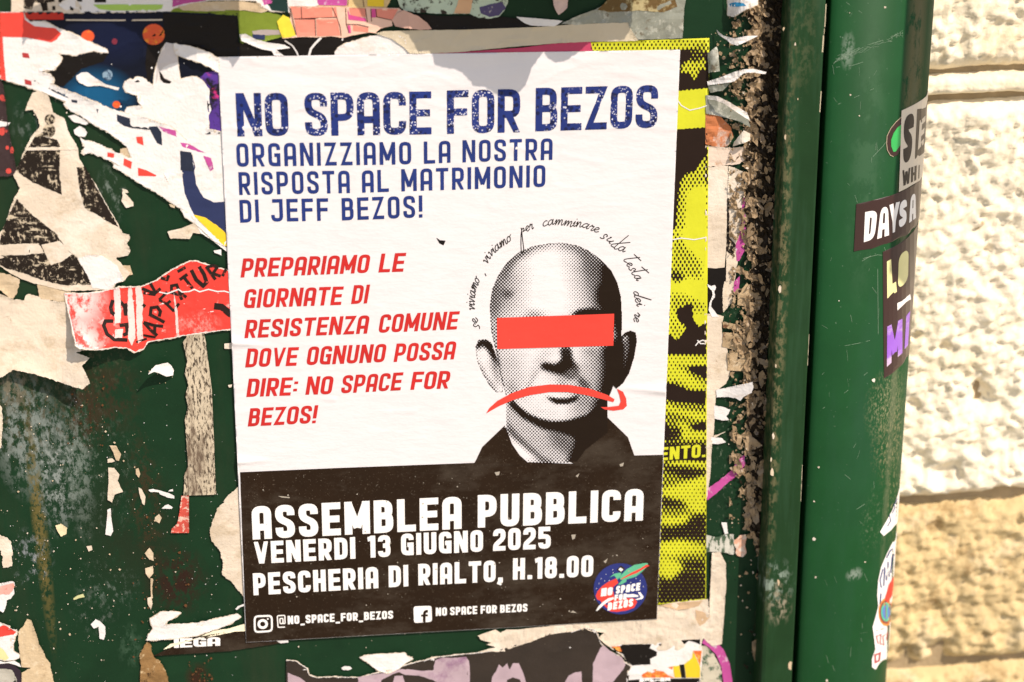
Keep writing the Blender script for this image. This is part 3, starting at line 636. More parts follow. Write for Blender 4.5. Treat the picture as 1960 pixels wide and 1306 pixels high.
line('assembly_lettering', [('ASSEMBLEA',483.8,1033.2,883.6,1012.4,63.6,62),('PUBBLICA',914.4,1010.4,1230.4,996.5,62.4,61)], I_wht, .205)
line('date_lettering', [('VENERDI',487.5,1079.6,680.5,1069.6,42,41.5),('13',703.8,1068,747.6,1065.8,42,41.6),('GIUGNO',768,1063.7,924.4,1056,41.5,41.5),('2025',943.7,1054.8,1053.9,1050,42,42)], I_wht, .205)
line('place_lettering', [('PESCHERIA',485.5,1139.8,724.3,1126,42,41),('DI',744.3,1124.4,781.6,1122.4,41,41),('RIALTO,',800.9,1120.8,963.3,1113,41,41),('H.18.00',981.7,1110,1135,1103.8,41,41)], I_wht, .205)
line('small_lettering', [('@',530,1196.3,547,1195.4,16.5,16.5),('NO_SPACE_FOR_BEZOS',551,1195.2,752.5,1184.4,16,15.4)], I_wht, .21)
line('small_lettering', [('NO',834.2,1179.2,855.5,1178.4,15.6,15.6),('SPACE',861.5,1178,913.3,1175.4,15.6,15.4),('FOR',920,1175,951,1173.6,15.4,15.2),('BEZOS',957.3,1173.3,1009.5,1170.7,15.2,15)], I_wht, .21)
# camera icon and f icon
k4 = lambda pts: [(470+x/4.5025, 930+y/4.5025)+tuple(q) for x,y,*q in pts]
sc_ = 4.5025
ic = stroke(rounded([p for p in k4([(78,1126,8),(226,1120,8),(228,1252,8),(80,1262,8)])],True), 16/sc_, True)
ic += stroke(k4([(148+34*math.cos(a*math.pi/10),1192+32*math.sin(a*math.pi/10)) for a in range(20)]), 22/sc_, True)
ic += [k4([(192+8*math.cos(a*math.pi/4),1148+8*math.sin(a*math.pi/4)) for a in range(8)])]
ptx('camera_icon', ic, I_wht)
ptx('letter_icon', [rounded(k4([(1447,1040,6),(1603,1034,6),(1607,1172,6),(1452,1184,6)]),True)], I_wht)
ptx('letter_icon', stroke(rounded(k4([(1572,1082),(1545,1080,8),(1540,1112),(1540,1176)])),24/sc_)+stroke(k4([(1513,1120),(1572,1117)]),18/sc_), I_black, 0.22)
# ---- portrait: halftone
tn = Tone(905,455,1272,892,0.95)
Z_ = lambda pts: T('P',pts)
head = Z_([(205,540),(203,480),(215,400),(245,330),(290,265),(350,215),(420,185),(500,172),(570,170),(640,182),(700,210),(760,255),(810,310),(840,370),(858,440),(862,520),(862,600),(855,700),(840,780),(830,830),(815,900),(790,960),(750,1010),(690,1045),(600,1068),(520,1075),(450,1065),(380,1030),(320,985),(285,940),(270,880),(255,820),(240,740),(225,680),(210,610)])
lear = Z_([(212,668),(180,650),(145,655),(131,690),(140,760),(165,820),(200,880),(235,918),(268,915),(270,880),(245,760)])
rear = Z_([(858,640),(880,618),(905,608),(932,618),(938,660),(925,740),(900,820),(870,870),(835,900),(815,880),(850,700)])
neck = Z_([(284,940),(286,1100),(276,1190),(290,1240),(400,1272),(520,1278),(640,1262),(680,1205),(790,1120),(792,1040),(790,930),(600,1000)])
tn.paint(neck,.38); tn.paint(head,.11); tn.paint(Z_([(400,200),(560,185),(620,260),(650,420),(560,520),(400,510),(370,380)]),.03,26)
tn.paint(Z_([(180,300),(270,240),(370,300),(340,420),(320,520),(330,560),(190,560)]),.52,24)
tn.paint(Z_([(195,380),(235,330),(250,400),(238,560),(195,560)]),.62,10)
tn.paint(Z_([(290,250),(360,195),(450,168),(520,165),(520,185),(430,205),(330,270),(270,360),(250,330)]),.6,7)
tn.paint(Z_([(520,160),(640,170),(740,220),(700,260),(630,215),(540,190)]),.55,8)
tn.paint(Z_([(610,190),(740,200),(860,340),(880,540),(660,540),(670,420),(620,300)]),.56,26)
tn.paint(Z_([(680,220),(760,240),(860,330),(880,560),(760,560),(740,470),(745,380),(700,300)]),.66,14)
tn.paint(Z_([(770,270),(800,280),(890,370),(890,900),(835,640),(822,540),(790,520),(750,470),(745,400),(775,370),(770,320)]),1.15,7)
tn.paint(Z_([(605,532),(650,505),(720,500),(770,512),(815,540),(700,545)]),1.1,4); tn.paint(Z_([(350,545),(400,520),(450,520),(500,545)]),.75,8)
tn.paint(Z_([(180,560),(245,560),(250,700),(270,900),(200,760)]),.55,12)
# below the bar: light left cheek, nose, shaded right side
tn.paint(Z_([(240,700),(340,700),(370,860),(400,980),(270,900)]),.36,16)
tn.paint(Z_([(600,900),(680,700),(720,690),(740,900),(640,1060)]),.35,16); tn.paint(Z_([(700,690),(880,640),(850,900),(700,1060),(600,1080),(660,1000),(720,900),(715,800)]),.55,18)
tn.paint(Z_([(775,690),(880,640),(860,820),(800,980),(740,1030),(715,1010),(760,930),(785,800)]),1.2,9)
tn.paint(Z_([(560,700),(600,695),(612,755),(640,790),(638,830),(600,845),(560,830),(500,810),(453,793),(462,768),(500,775),(530,782),(568,755)]),1.25,5)
tn.paint(Z_([(560,690),(600,690),(606,750),(575,752)]),.75,6)
tn.paint(Z_([(610,770),(660,800),(640,860),(560,860),(470,810),(560,830)]),.5,10)
tn.paint(Z_([(455,715),(500,705),(530,720),(500,732),(455,770),(420,830),(380,850),(420,790)]),.30,7)
tn.paint(Z_([(280,800),(400,850),(330,900),(300,890)]),.28,12)
tn.paint(Z_([(300,840),(345,900),(330,960),(300,930),(280,880)]),.45,8)
tn.paint(Z_([(455,800),(425,850),(400,900),(380,905),(405,850),(440,795)]),.42,4)
tn.paint(Z_([(640,830),(690,870),(705,905),(685,905),(650,870)]),.8,5)
tn.paint(Z_([(330,420),(300,440),(260,430),(270,410)]),.7,5)
tn.paint(Z_([(640,705),(720,700),(770,720),(700,730)]),.5,6)
tn.paint(Z_([(540,845),(580,850),(590,885),(545,885)]),.42,5)
tn.paint(Z_([(480,938),(540,952),(600,950),(650,930),(640,955),(590,972),(530,970)]),1.3,3)
tn.paint(Z_([(620,900),(720,900),(690,1000),(600,1050),(640,980)]),.5,14)
tn.paint(Z_([(400,985),(470,1010),(560,1020),(520,1070),(400,1030)]),.22,10)
tn.paint(Z_([(300,940),(340,985),(400,1030),(460,1055),(520,1066),(600,1060),(690,1035),(760,985),(800,940),(800,1130),(660,1150),(560,1120),(460,1090),(370,1040),(310,985)]),1.25,4)
tn.paint(Z_([(640,1130),(800,1040),(800,1120),(690,1210),(640,1280),(600,1280),(615,1200)]),1.3,7)
tn.paint(Z_([(500,1090),(600,1130),(640,1160),(610,1240),(500,1150)]),.62,12)
tn.paint(Z_([(286,1060),(340,1130),(460,1240),(530,1278),(500,1285),(400,1230),(300,1130)]),.7,5)
tn.paint(Z_([(290,1130),(380,1200),(450,1262),(330,1252),(276,1240),(276,1130)]),.03,6)
tn.paint(Z_([(770,1120),(800,1110),(795,1170),(760,1225),(750,1215)]),.35,4)
tn.paint(lear,.10); tn.paint(Z_([(131,700),(140,660),(175,650),(212,665),(240,740),(250,800),(220,760),(190,700),(160,680),(150,700)]),1.0,4)
tn.paint(Z_([(136,720),(150,760),(185,830),(240,905),(235,918),(200,880),(160,820)]),.6,4); tn.paint(Z_([(200,740),(245,770),(265,880),(240,880),(215,810)]),.55,7)
tn.paint(rear,1.3,1); tn.paint(Z_([(868,660),(890,640),(905,650),(900,720),(880,820),(862,860),(868,760)]),.50,5); tn.paint(Z_([(862,640),(885,625),(905,632),(880,665),(866,680)]),.4,3)
allm = np.maximum.reduce([tn.mask(p) for p in (head,lear,rear,neck)])
edge = np.maximum.reduce([tn.mask(p,1.6) for p in (head,lear,rear)])
tn.A = np.where((edge<0.85)&(allm>0)&(tn.gy<(400+960/2.611)), np.maximum(tn.A,.62), tn.A)
pitch = 4.6; u = (tn.gx+tn.gy)/math.sqrt(2); v = (tn.gx-tn.gy)/math.sqrt(2)
scr = 0.5+0.25*(np.cos(2*np.pi*u/pitch)+np.cos(2*np.pi*v/pitch))
jit = nz(np.stack([tn.gx.ravel()[::1],tn.gy.ravel()[::1]],1),0.35,4,1).reshape(tn.A.shape)*0.05
Fp = tn.A*1.06+jit-(1-scr)*0.98-0.02
fp = field('portrait', np.where(tn.A<0.085,-1,Fp), tn, MAINH+0.18, I_half, mp, wrinkle, keep=allm)
for q_ in ([Z_([(128,1268),(165,1190),(278,1082),(276,1190),(290,1238),(400,1270),(400,1282),(130,1282)]), Z_([(600,1262),(640,1215),(745,1110),(788,1040),(893,1142),(925,1233),(925,1245),(640,1285)])]): ptx('shirt_print', [q_], I_black, 0.15, 20)
ptx('red_bar', [Z_([(238,545),(824,524),(820,684),(240,701)])], I_bar, 0.24, 8)
ptx('red_arrow', [Z_([(185,1022),(200,996),(240,960),(310,922),(400,890),(500,878),(600,880),(700,898),(790,930),(826,952),(820,966),(760,950),(680,930),(590,916),(500,916),(400,932),(320,955),(250,985)]),
   Z_([(838,899),(868,914),(884,948),(887,985),(870,1002),(820,1009),(775,1002),(757,991),(800,990),(848,984),(857,962),(850,930)])], I_bar, 0.25, 8)
# ---- curved handwriting
hw = []
W_ = lambda pts: T('W',pts); Z2 = lambda pts: T('Z',pts)
for txt,path in (('se',W_([(212,1250),(180,1130)])),('viviamo',W_([(155,1062),(155,960),(168,840),(212,735)])),(',',W_([(262,688),(275,672)])),
   ('viviamo',W_([(283,580),(335,490),(420,410),(545,320)])),('per',W_([(640,262),(770,205)])),
   ('camminare',W_([(862,182),(960,165)])+Z2([(60,165),(180,182),(300,190),(380,222),(462,250)])),
   ('sulla',Z2([(478,300),(560,330),(620,412),(735,452)])),('testa',Z2([(722,525),(770,600),(810,670),(868,752)])),
   ('dei',Z2([(832,860),(838,915),(868,1015)])),('re',Z2([(848,1070),(830,1172)]))):
    hw += hand(txt, path, 9.5, 1.5)
ptx('handwritten_lettering', hw, I_half, 0.17, None)
# ---- round badge
QL = lambda pts: T('Q',pts)
badge = empty('badge', at([(1187,1127)],0.0014)[0].tolist()); badge.parent = mp; badge.location = (np.array(badge['_o'])-np.array(mp['_o'])).tolist()
def bd(name, polys, m, h): return sheet(name, m, polys, MAINH+h+.06, wrinkle, badge, 8, skirt=False)
B_blue = mat('badge_blue', C(40,52,125), 0.6, 0.25, bump=None); B_mint = mat('badge_mint', C(96,196,152), 0.6, 0.25, bump=None)
bd('disc', [QL([(676+512*math.cos(a*math.pi/24),675+490*math.sin(a*math.pi/24)) for a in range(48)])], B_blue, .15)
bd('flame', [QL([(600,475),(450,540),(330,620),(240,720),(205,810),(230,880),(290,900),(330,960),(420,1050),(480,1110),(620,1120),(800,1090),(940,1040),(1000,930),(960,870),(900,855),(560,850),(540,640),(640,560)])], I_bar, .17)
bd('rocket_fin', [QL([(462,462),(560,385),(700,360),(680,440),(620,500),(560,420)]), QL([(625,600),(700,520),(800,460),(790,540),(700,590)])], B_mint, .19)
bd('rocket_hull', [QL([(660,480),(700,400),(800,300),(950,215),(1150,180),(1210,185),(1190,250),(1100,340),(980,440),(820,490),(700,510)])], B_mint, .20)
bd('rocket_stripe', [QL([(680,490),(880,370),(1050,290),(1180,210),(1240,230),(1160,270),(1000,370),(840,430),(700,495)])], I_bar, .22)
bd('flag', [QL([(605,310),(690,230),(770,290),(690,375)])], I_black, .21); bd('flag_emblem', [QL([(640,300),(680,270),(735,305),(690,345),(665,325)])], I_wht, .23)
bd('white_arrow', [QL([(205,1100),(260,1010),(340,930),(440,860),(545,835),(555,870),(450,920),(350,990),(240,1095)]), QL([(805,785),(920,775),(1020,800),(1020,830),(920,835),(805,840)]), QL([(1010,740),(1060,740),(1125,830),(1100,870),(1000,890),(955,880),(1050,850),(1070,835)])], I_wht, .22)
st_ = [QL([(x+9*math.cos(a*1.57),y+9*math.sin(a*1.57)) for a in range(4)]) for x,y in ((400,398),(310,482),(375,522),(270,575),(220,668),(530,310),(537,365),(465,515),(975,478),(1060,518),(875,555),(1118,632),(180,885))]
bd('star', st_, I_wht, .18)
bt = []
def bw(t_,x0,y0,x1,y1,h): 
    a = QL([(x0,y0),(x1,y1)]); return word(t_, a[0][0],a[0][1],a[1][0],a[1][1], h/10.04,h/10.04, t=.27, slant=.1, lean=False)
bt += bw('NO',300,825,520,795,155)+bw('SPACE',585,775,1050,705,150)+bw('FOR',560,905,800,880,115)+bw('BEZOS',430,1095,915,1010,150)
bd('badge_lettering', bt, I_wht, .24)
# ---- small flaws of the sheet: nick, glue bead, grit
nick = sheet('torn_nick', I_blackd, [T('O',[(835,455),(842,460),(853,461),(849,470),(841,466)])], MAINH+0.12, wrinkle, mp, 20, skirt=False)
rnd = random.Random(5); gr = []
for i in range(150):
    x,y = rnd.uniform(480,1250), rnd.uniform(905,1190); r_ = rnd.choice([.5,.6,.7,.9,1.6])
    if inside(BAND,np.array([[x,y]]))[0]: gr.append([(x+r_*rnd.uniform(.5,1.4)*math.cos(a),y+r_*rnd.uniform(.5,1.3)*math.sin(a)) for a in (0,1.2,2.5,3.7,5)])
gr += [T('M',[(270,262),(335,268),(335,275),(290,271)])]+[T('N',p) for p in ([(625,480),(650,478),(645,500),(632,508)],[(195,130),(225,125),(220,145),(205,148)],[(895,85),(920,75),(915,95),(900,97)],[(650,150),(672,135),(660,158)],[(635,905),(655,918),(620,915)],[(805,630),(830,612),(818,640)])]
g_ = ptx('grit', gr, mat('dried_glue', (0.34,0.30,0.24), 0.6, 0.3, bump=None), 0.30, None); g_['kind'] = 'stuff'
# ---------------------------------------------------------------- yellow and black poster behind it
yp = sheet('halftone_poster', I_yel, [[(1120,81.5,0),(1357.6,73,0),(1355,420,0),(1352.5,820,0),(1351.5,1147,0),(1240,1160,0),(1215,1158,0),(1230,300,0)]], 0.8, lambda P: nz(P,0.02,6,2)*0.00022, None, 9, smooth=True)
tag(yp, 'yellow poster with black halftone camouflage print showing beside the white poster', 'poster')
ylift = lambda P: nz(P,0.02,6,2)*0.00022
ty = Tone(1125,72,1359,1160,1.25); A_ = ty.paint
g = lambda k,p: T(k,p)
A_([(1125,70),(1360,70),(1360,100),(1125,100)],.34)
A_([(1285,97),(1360,97),(1360,178),(1285,178)],1.2,2)
A_(g('G',[(205,215),(250,170),(300,180),(360,150),(370,250),(330,240),(300,320),(260,270),(200,260)]),.42,3)
A_(g('G',[(235,120),(330,100),(375,130),(340,170),(290,190)]),.75,4)
A_(g('G',[(280,80),(385,80),(385,140),(300,110)]),.5,3)
A_([(1285,176),(1360,168),(1360,248),(1285,248)],-.2,1)
A_(g('G',[(180,615),(375,600),(375,1306),(150,1306)]),1.3,1)
A_(g('G',[(368,770),(368,1306),(160,1306),(180,1100),(195,950),(230,890),(290,870),(330,800)]),.42,3)
A_(g('G',[(368,960),(368,1306),(235,1306),(240,1150),(250,1000),(300,980)]),-.1,6)
A_(g('H',[(160,0),(375,0),(375,470),(135,470)]),-.1,2)
A_(g('H',[(155,0),(200,0),(250,110),(345,200),(350,320),(230,300),(160,330),(140,300)]),.42,6)
A_(g('H',[(150,250),(210,280),(240,310),(180,330),(140,300)]),.8,4)
A_(g('H',[(130,380),(240,400),(365,460),(365,520),(130,520)]),.45,8)
A_(g('H',[(120,790),(120,640),(180,690),(240,620),(190,560),(180,500),(270,465),(285,560),(320,610),(365,580),(365,790)]),1.3,2)
A_(g('H',[(130,520),(160,540),(240,600),(200,680),(170,690),(130,640)]),.35,4)
# camouflage below: a half tone ground with black and yellow leaves
A_([(1250,678),(1360,678),(1360,1160),(1230,1160)],.56,1)
for p in ([(255,858),(365,850),(365,930),(330,910),(280,890)],[(110,960),(180,975),(260,1010),(365,1015),(365,1090),(260,1080),(180,1070),(110,1060)],[(265,1225),(365,1205),(365,1250),(300,1250)],[(110,1200),(160,1290),(110,1306)]): A_(g('H',p),1.3,2)
for p in ([(120,830),(200,860),(250,900),(300,940),(362,960),(362,1000),(260,990),(180,940),(120,950)],[(110,1090),(200,1120),(290,1140),(362,1150),(362,1190),(290,1180),(200,1150),(110,1130)],[(180,1200),(250,1215),(260,1260),(362,1270),(362,1306),(220,1306)],[(120,780),(365,800),(365,845),(190,850),(120,850)]): A_(g('H',p),.22,4)
for p in ([(85,0),(180,0),(150,60),(85,70)],[(80,190),(200,195),(300,215),(300,250),(200,260),(85,215)],[(70,350),(130,360),(210,378),(200,395),(130,405),(70,400)],[(70,500),(180,495),(260,440),(300,450),(300,575),(180,570),(60,590)],[(140,600),(240,590),(300,600),(300,625),(200,615)],[(170,690),(240,680),(300,690),(300,730),(230,725),(180,715)],[(55,740),(170,720),(300,745),(300,885),(50,900)],[(80,88),(300,88),(300,165),(75,165)]): A_(g('I',p),.92,5)
for p in ([(70,320),(160,290),(300,240),(300,430),(230,430),(180,370),(75,345)],[(65,450),(150,460),(210,440),(200,480),(120,500),(65,490)],[(60,590),(150,575),(240,590),(300,600),(300,640),(200,640),(130,660),(60,640)],[(60,650),(130,680),(170,700),(180,730),(140,760),(120,780),(55,760)],[(180,150),(300,180),(300,200),(85,185)]): A_(g('I',p),.20,5)
A_([(1256,852),(1356,852),(1356,880),(1256,880)],1.2,1)
p_ = 8.0; rr_ = 6.6; row = np.round(ty.gy/rr_); uu = (ty.gx+ty.gy*0.04)/p_
cs = 0.5+0.25*(np.cos(2*np.pi*((ty.gx+ty.gy*.05)/8.0+ty.gy/13.2))+np.cos(2*np.pi*((ty.gx+ty.gy*.05)/8.0-ty.gy/13.2)))
Fy = ty.A-(1-cs)*1.0-0.02+nz(np.stack([ty.gx.ravel(),ty.gy.ravel()],1),0.2,4,1).reshape(ty.A.shape)*0.06
kp = inside([(1130,83),(1356.8,74.5),(1352,820),(1351,1146),(1240,1158.5),(1215,1157)], ty.P).reshape(ty.A.shape)
field('halftone_print', np.where(ty.A<.1,-1,Fy), ty, 0.9, I_yelb, yp, ylift, keep=kp)
sheet('print_lettering', I_yel, word('ENTO.',1262,882,1350,875,25,25,t=.2), 0.96, ylift, yp, 20, skirt=False)
for cr in (g('G',[(185,430),(210,465),(262,494),(320,482),(370,465)]), g('H',[(155,62),(210,52),(290,62),(365,48)]), g('H',[(298,725),(318,700),(345,690),(362,700)]), g('H',[(310,690),(330,712),(362,712)])):
    sheet('crack', P_torn, stroke(cr,2.0), 1.0, ylift, yp, 20, skirt=False)
pk = sheet('pink_poster_edge', I_pink, [[(815,102,0),(880,100,0),(1000,91.5),(1060,83.5,0),(1130.5,79.5,0),(1140,120,0),(820,130,0)]], 0.85); tag(pk, 'thin pink poster edge above the white poster, left of the yellow corner', 'poster scrap')

# ---------------------------------------------------------------- torn papers, left side
def edge_lift(ax,ay,bx,by,H,w_,pw=1.6):
    """rises by H metres over w_ px to the right-hand side of the hinge a->b"""
    a = np.array([ax,ay],float); d = np.array([bx-ax,by-ay],float); d /= np.linalg.norm(d)
    def f(P):
        q = np.asarray(P)-a; n_ = q[:,0]*-d[1]+q[:,1]*d[0]; return H*np.clip(n_/w_,0,1.6)**pw
    return f
A,B,C_,D,E_,F_,G_,H_,I_,R_,U_,V_,M_,N_,S_ = [ (lambda k: (lambda *p: T(k,list(p))))(k) for k in 'ABCDEFGHIRUVMNS']
space = scrap('space_poster', 'dark navy outer-space poster with orange planets, top left behind the torn white paper', 'poster',
  A((20,90,0),(480,92,0),(930,84,0),(1230,88,0),(1800,112,0),(1810,430,0),(1700,440,0),(1700,1010,0),(1500,1020),(1000,970),(700,830),(420,700),(150,560),(100,300)), I_navy, 0.35, .4)
def pr(parent, name, polys, m, dh=0.06, lift=None, grid=None):
    lift = LIFT.get(parent.name, lift); grid = grid or 7
    if name in ('lettering','crack','line_drawing','thin_line','tear') or len(polys) == 1: return sheet(name, m, polys, parent['_h']+dh+.06, lift, parent, grid, skirt=False)
    for q_ in polys: o = sheet(name, m, [q_], parent['_h']+dh+.06, lift, parent, grid, skirt=False)
    return o
disc = lambda cx,cy,rx,ry,n=18: [(cx+rx*math.cos(a*2*math.pi/n),cy+ry*math.sin(a*2*math.pi/n)) for a in range(n)]
for c in ((665,275,50,46),(1165,262,84,80),(882,793,30,28)): pr(space,'planet',[A(*disc(*c))],I_pla)
pr(space,'small_planet',[A(*disc(868,315,22,24,10))],mat('dim_planet',C(130,40,60)))
pr(space,'dark_patch',[rough_poly(A((1235,100,0),(1795,125,0),(1803,425),(1640,440),(1330,340),(1245,330),(1180,500),(1120,640),(1100,480),(1120,300),(1240,200)),1,3)], I_blackd, .04)
pr(space,'dark_patch',[rough_poly(A((440,405),(600,430),(720,385),(820,410),(780,470),(620,520),(580,560),(480,660),(400,640),(380,560),(310,540),(400,530)),1.2,4)], I_blackd, .05)
pr(space,'violet_patch',[rough_poly(A((1510,590),(1560,550),(1640,540),(1680,560,0),(1690,1005,0),(1590,990),(1580,880),(1560,700)),1,5)], I_pur, .05)
pr(space,'red_strip',[A((20,96),(480,96),(482,150),(20,150))], mat('brick_red_print',C(205,52,36)), .05)
pr(space,'pale_edge',[A((500,148),(900,150),(1230,146),(1230,157),(900,160),(500,157))], P_cream, .07)
pr(space,'star',[A(*disc(1202,397,6,6,6)),A(*disc(1150,515,7,7,6)),A(*disc(915,808,8,8,6)),A(*disc(1395,480,4,4,5)),A(*disc(845,487,4,4,5))], I_wht, .06)
pr(space,'moon_print',[rough_poly(A(*disc(815,570,38,42,14)),1,8)], mat('icy_print',C(140,170,190),wear=[(C(30,60,90),200,.5,.06,1,1)]), .06)
cl = scrap('torn_paper', 'white cloud-edged torn paper over the space poster, between planets and large poster', 'paper scrap',
  A((935,660),(945,620),(985,602),(1010,605),(1040,584),(1080,588),(1110,610),(1160,655),(1170,560),(1190,480),(1220,390),(1260,322),(1320,335),(1340,420),(1365,605),(1400,592),(1440,582),(1490,585),(1530,608),(1560,640),(1590,690),(1585,730),(1590,790),(1600,835),(1580,880),(1585,980),(1690,1005,0),(1735,1266,0))+B((1745,500,0),(1700,600),(1620,560),(1480,430),(1400,380))+A((1200,1230),(1020,1100),(1000,960),(945,850),(960,815),(1000,810),(1070,800),(1045,770),(1040,725),(1000,715),(950,692)), P_torn, 0.50, .6)
pr(cl,'face_print',[A((1205,535),(1225,560),(1245,595),(1300,620),(1285,635),(1240,628),(1215,600)),A((1020,620),(1045,605),(1060,620),(1040,625))], I_blackd)
pr(cl,'figure_and_shade_print',[A((1190,490),(1225,395),(1262,325),(1318,337),(1338,430),(1345,470),(1290,485),(1240,510),(1205,545),(1180,640))], mat('pale_grey_print',C(214,206,202),bump=(300,.2)), .05)  # grey of the shade on this torn paper, put into the sheet's colour
pr(cl,'navy_letter',[rough_poly(B((1372,-95),(1455,-95),(1480,0),(1472,30),(1485,130),(1540,230),(1620,268),(1712,262),(1722,520,0),(1650,450),(1560,385),(1470,360),(1440,300),(1400,200),(1385,100)),.6,3)], I_navy2, .07)
pr(cl,'yellow_disc',[rough_poly(B((1465,362),(1540,370),(1620,420),(1690,480),(1728,520,0),(1733,610,0),(1690,590),(1600,500),(1520,420)),.5,5)], I_ytell, .09)
pr(cl,'magenta_smear',[rough_poly(A((1365,1080),(1430,1090),(1500,1130),(1560,1160),(1500,1150),(1380,1110)),1,6),rough_poly(A((1540,1180),(1600,1200),(1620,1280),(1590,1300),(1560,1230)),1,7),rough_poly(A((1205,960),(1330,990),(1340,1040),(1240,1000)),1,8)], I_mag, .08)
wt = scrap('torn_paper', 'long white diagonal strip of torn poster running down from the red corner, top left', 'paper scrap',
  A((0,92,0),(178,90,0),(190,135),(230,165),(340,165),(460,222),(560,258),(700,330),(800,370),(822,402),(700,388),(600,408),(580,422),(440,405),(470,440),(460,470),(410,530),(308,540),(380,562),(410,600),(400,640),(470,670),(580,715),(700,765),(850,830),(960,862),(1100,892),(1200,930),(1300,962),(1440,1090),(1470,1266))+B((1470,20),(1390,60),(1385,120),(1430,230),(1470,340),(1480,420),(1440,352),(1320,282),(1200,202),(1040,112),(920,32),(860,0))+A((880,1190),(1000,1200),(960,1110),(900,1060),(800,990),(700,940),(600,870),(540,845),(480,790),(500,772),(300,690),(150,640),(0,597,0)), P_torn, 0.60, 1.4)
pr(wt,'red_print',[rough_poly(A((0,97),(178,95),(188,150),(260,200),(420,215),(465,255),(430,300),(390,322),(200,285),(20,280),(28,420),(45,610),(0,596)),.4,2)], I_brt)
pr(wt,'small_mark',[A((168,400),(215,405),(225,442),(172,436)),A((185,600),(238,615),(240,648),(190,638))], mat('brick_mark',C(190,60,60)), .07)
pr(wt,'navy_letter',[rough_poly(A((885,868),(985,898),(990,968),(940,955),(888,918)),.4,1),rough_poly(A((1127,960),(1190,958),(1222,1000),(1228,1102),(1190,1085),(1150,1010)),.4,2),rough_poly(A((1365,1145),(1450,1155),(1468,1300),(1370,1290)),.5,3),A((540,755),(585,762),(585,782),(545,775)),A((730,825),(745,830),(740,860))], mat('dusk_navy_print',C(32,42,62)), .08)
pr(wt,'red_mark',[A((1032,1038),(1080,1036),(1088,1102),(1040,1082)),A((940,1200),(1000,1228),(992,1280),(935,1250)),A((815,1155),(865,1165),(862,1195),(815,1188)),B((1045,5),(1110,25),(1185,62),(1180,70),(1048,66)),B((960,-10),(995,-5),(990,15))], I_brt, .09)
ws = scrap('paper_strip', 'ragged white torn strip with small red marks in the green gap, left of the poster', 'paper scrap',
  A((605,1040),(640,1065),(720,1080),(860,1150),(960,1190),(1000,1250),(1080,1290),(1130,1330),(1060,1340),(960,1290),(860,1230),(700,1160),(625,1165),(640,1110)), P_torn, 0.5, 2.2)
scrap('paper_scrap','small white torn oval stuck on green paint beside the pyramid-shaped paper','paper scrap',A((515,880),(560,870),(640,905),(668,935),(650,948),(560,925)),P_torn,.25,1)
scrap('paper_scrap','white bean-shaped scrap left of the diagonal white strip','paper scrap',A((558,985),(600,955),(640,975),(662,1005),(645,1035),(600,1038),(565,1015)),P_torn,.25,1)
scrap('paper_scrap','brown beige crumpled scrap under the diagonal white strips','paper scrap',A((910,1130),(980,1115),(1040,1140),(1080,1190),(1110,1210),(1060,1225),(980,1200),(910,1165)),P_beige,.3,2)
scrap('paper_scrap','beige and magenta shred at the end of the brown scrap','paper scrap',A((1050,1215),(1100,1190),(1160,1230),(1130,1250)),I_mag,.36,1)
scrap('paper_scrap','long white teardrop-shaped tear on the navy poster','paper scrap',A((580,575),(620,550),(660,548),(720,590),(800,640),(905,665),(895,685),(840,672),(760,650),(660,655),(600,628),(580,600)),P_torn,.5,.8)
fold = scrap('folded_paper','grey folded strip of torn paper reaching the top left corner of the large poster','paper scrap',
  A((1312,330),(1440,352),(1580,398),(1648,440),(1662,470),(1665,560),(1600,515),(1500,470),(1400,440),(1330,412)),P_torn,.7,1.2,lift=lambda P: 0.004*np.clip(1-np.abs((P[:,0]-378)/45),0,1))
pyr = scrap('peeling_paper','weathered beige pyramid-shaped paper with scratched black print, left edge','poster scrap',
  A((215,765),(250,700),(300,690),(362,712),(385,780),(400,850),(490,900),(520,1000),(590,1120),(600,1200),(655,1300))+B((720,120),(800,270),(860,370),(900,440),(930,500),(980,510),(985,540),(960,580),(990,630),(970,670),(880,690),(940,760),(990,800),(940,860),(880,880),(820,930),(500,940),(400,915),(250,880),(120,830),(0,752),(-40,700),(-40,520),(0,500),(40,440),(80,300),(110,230),(152,160),(100,60))+A((140,1250),(180,1150),(240,1030),(300,960),(290,900),(250,830),(190,842)),P_cream,.55,1.6)
pr(pyr,'black_print',[rough_poly(A((195,1150),(270,1030),(330,1000),(345,1040),(430,1060),(455,1110),(450,1306))+B((470,210),(330,150),(240,110),(150,50),(120,20)),1.5,3), rough_poly(B((580,0),(645,0),(720,130),(800,280),(900,458),(830,420),(750,370),(640,310),(600,150)),1.5,5),
   rough_poly(B((0,572),(20,470),(60,380),(128,240),(200,320),(280,390),(420,500),(500,620),(590,690),(700,890),(500,895),(400,880),(250,830),(0,745),(-40,600)),2,7), A(*disc(378,905,40,40,12)), A(*disc(372,990,48,52,12))], I_blackw, .06)
pr(pyr,'cream_stripe',[rough_poly(B((-30,590),(0,590),(290,578),(335,650),(200,665),(-30,672)),1.5,9),rough_poly(B((312,590),(452,560),(545,662),(470,715),(388,745),(340,650)),1.5,10),rough_poly(A((190,1118),(585,1112),(590,1135),(190,1142)),1,12)], P_cream, .12)
scrap('paper_scrap','pale rounded paper lobe below the pyramid-shaped paper','paper scrap',B((590,690),(680,665),(780,675),(880,740),(915,800),(940,860),(880,880),(830,930),(700,915),(690,880)),P_torn,.72,1.6)
scrap('paper_scrap','brown ragged beige patch at the left edge above the white peeling sheet','paper scrap',B((-20,790),(60,810),(150,850),(130,950),(100,1000),(60,985),(-20,920)),P_beige,.3,3)
scrap('paper_scrap','mottled tan patch right of the green hole, left side','paper scrap',B((280,880),(400,915),(490,925),(540,940),(500,1025),(310,1000),(290,950)),P_beige,.32,2)
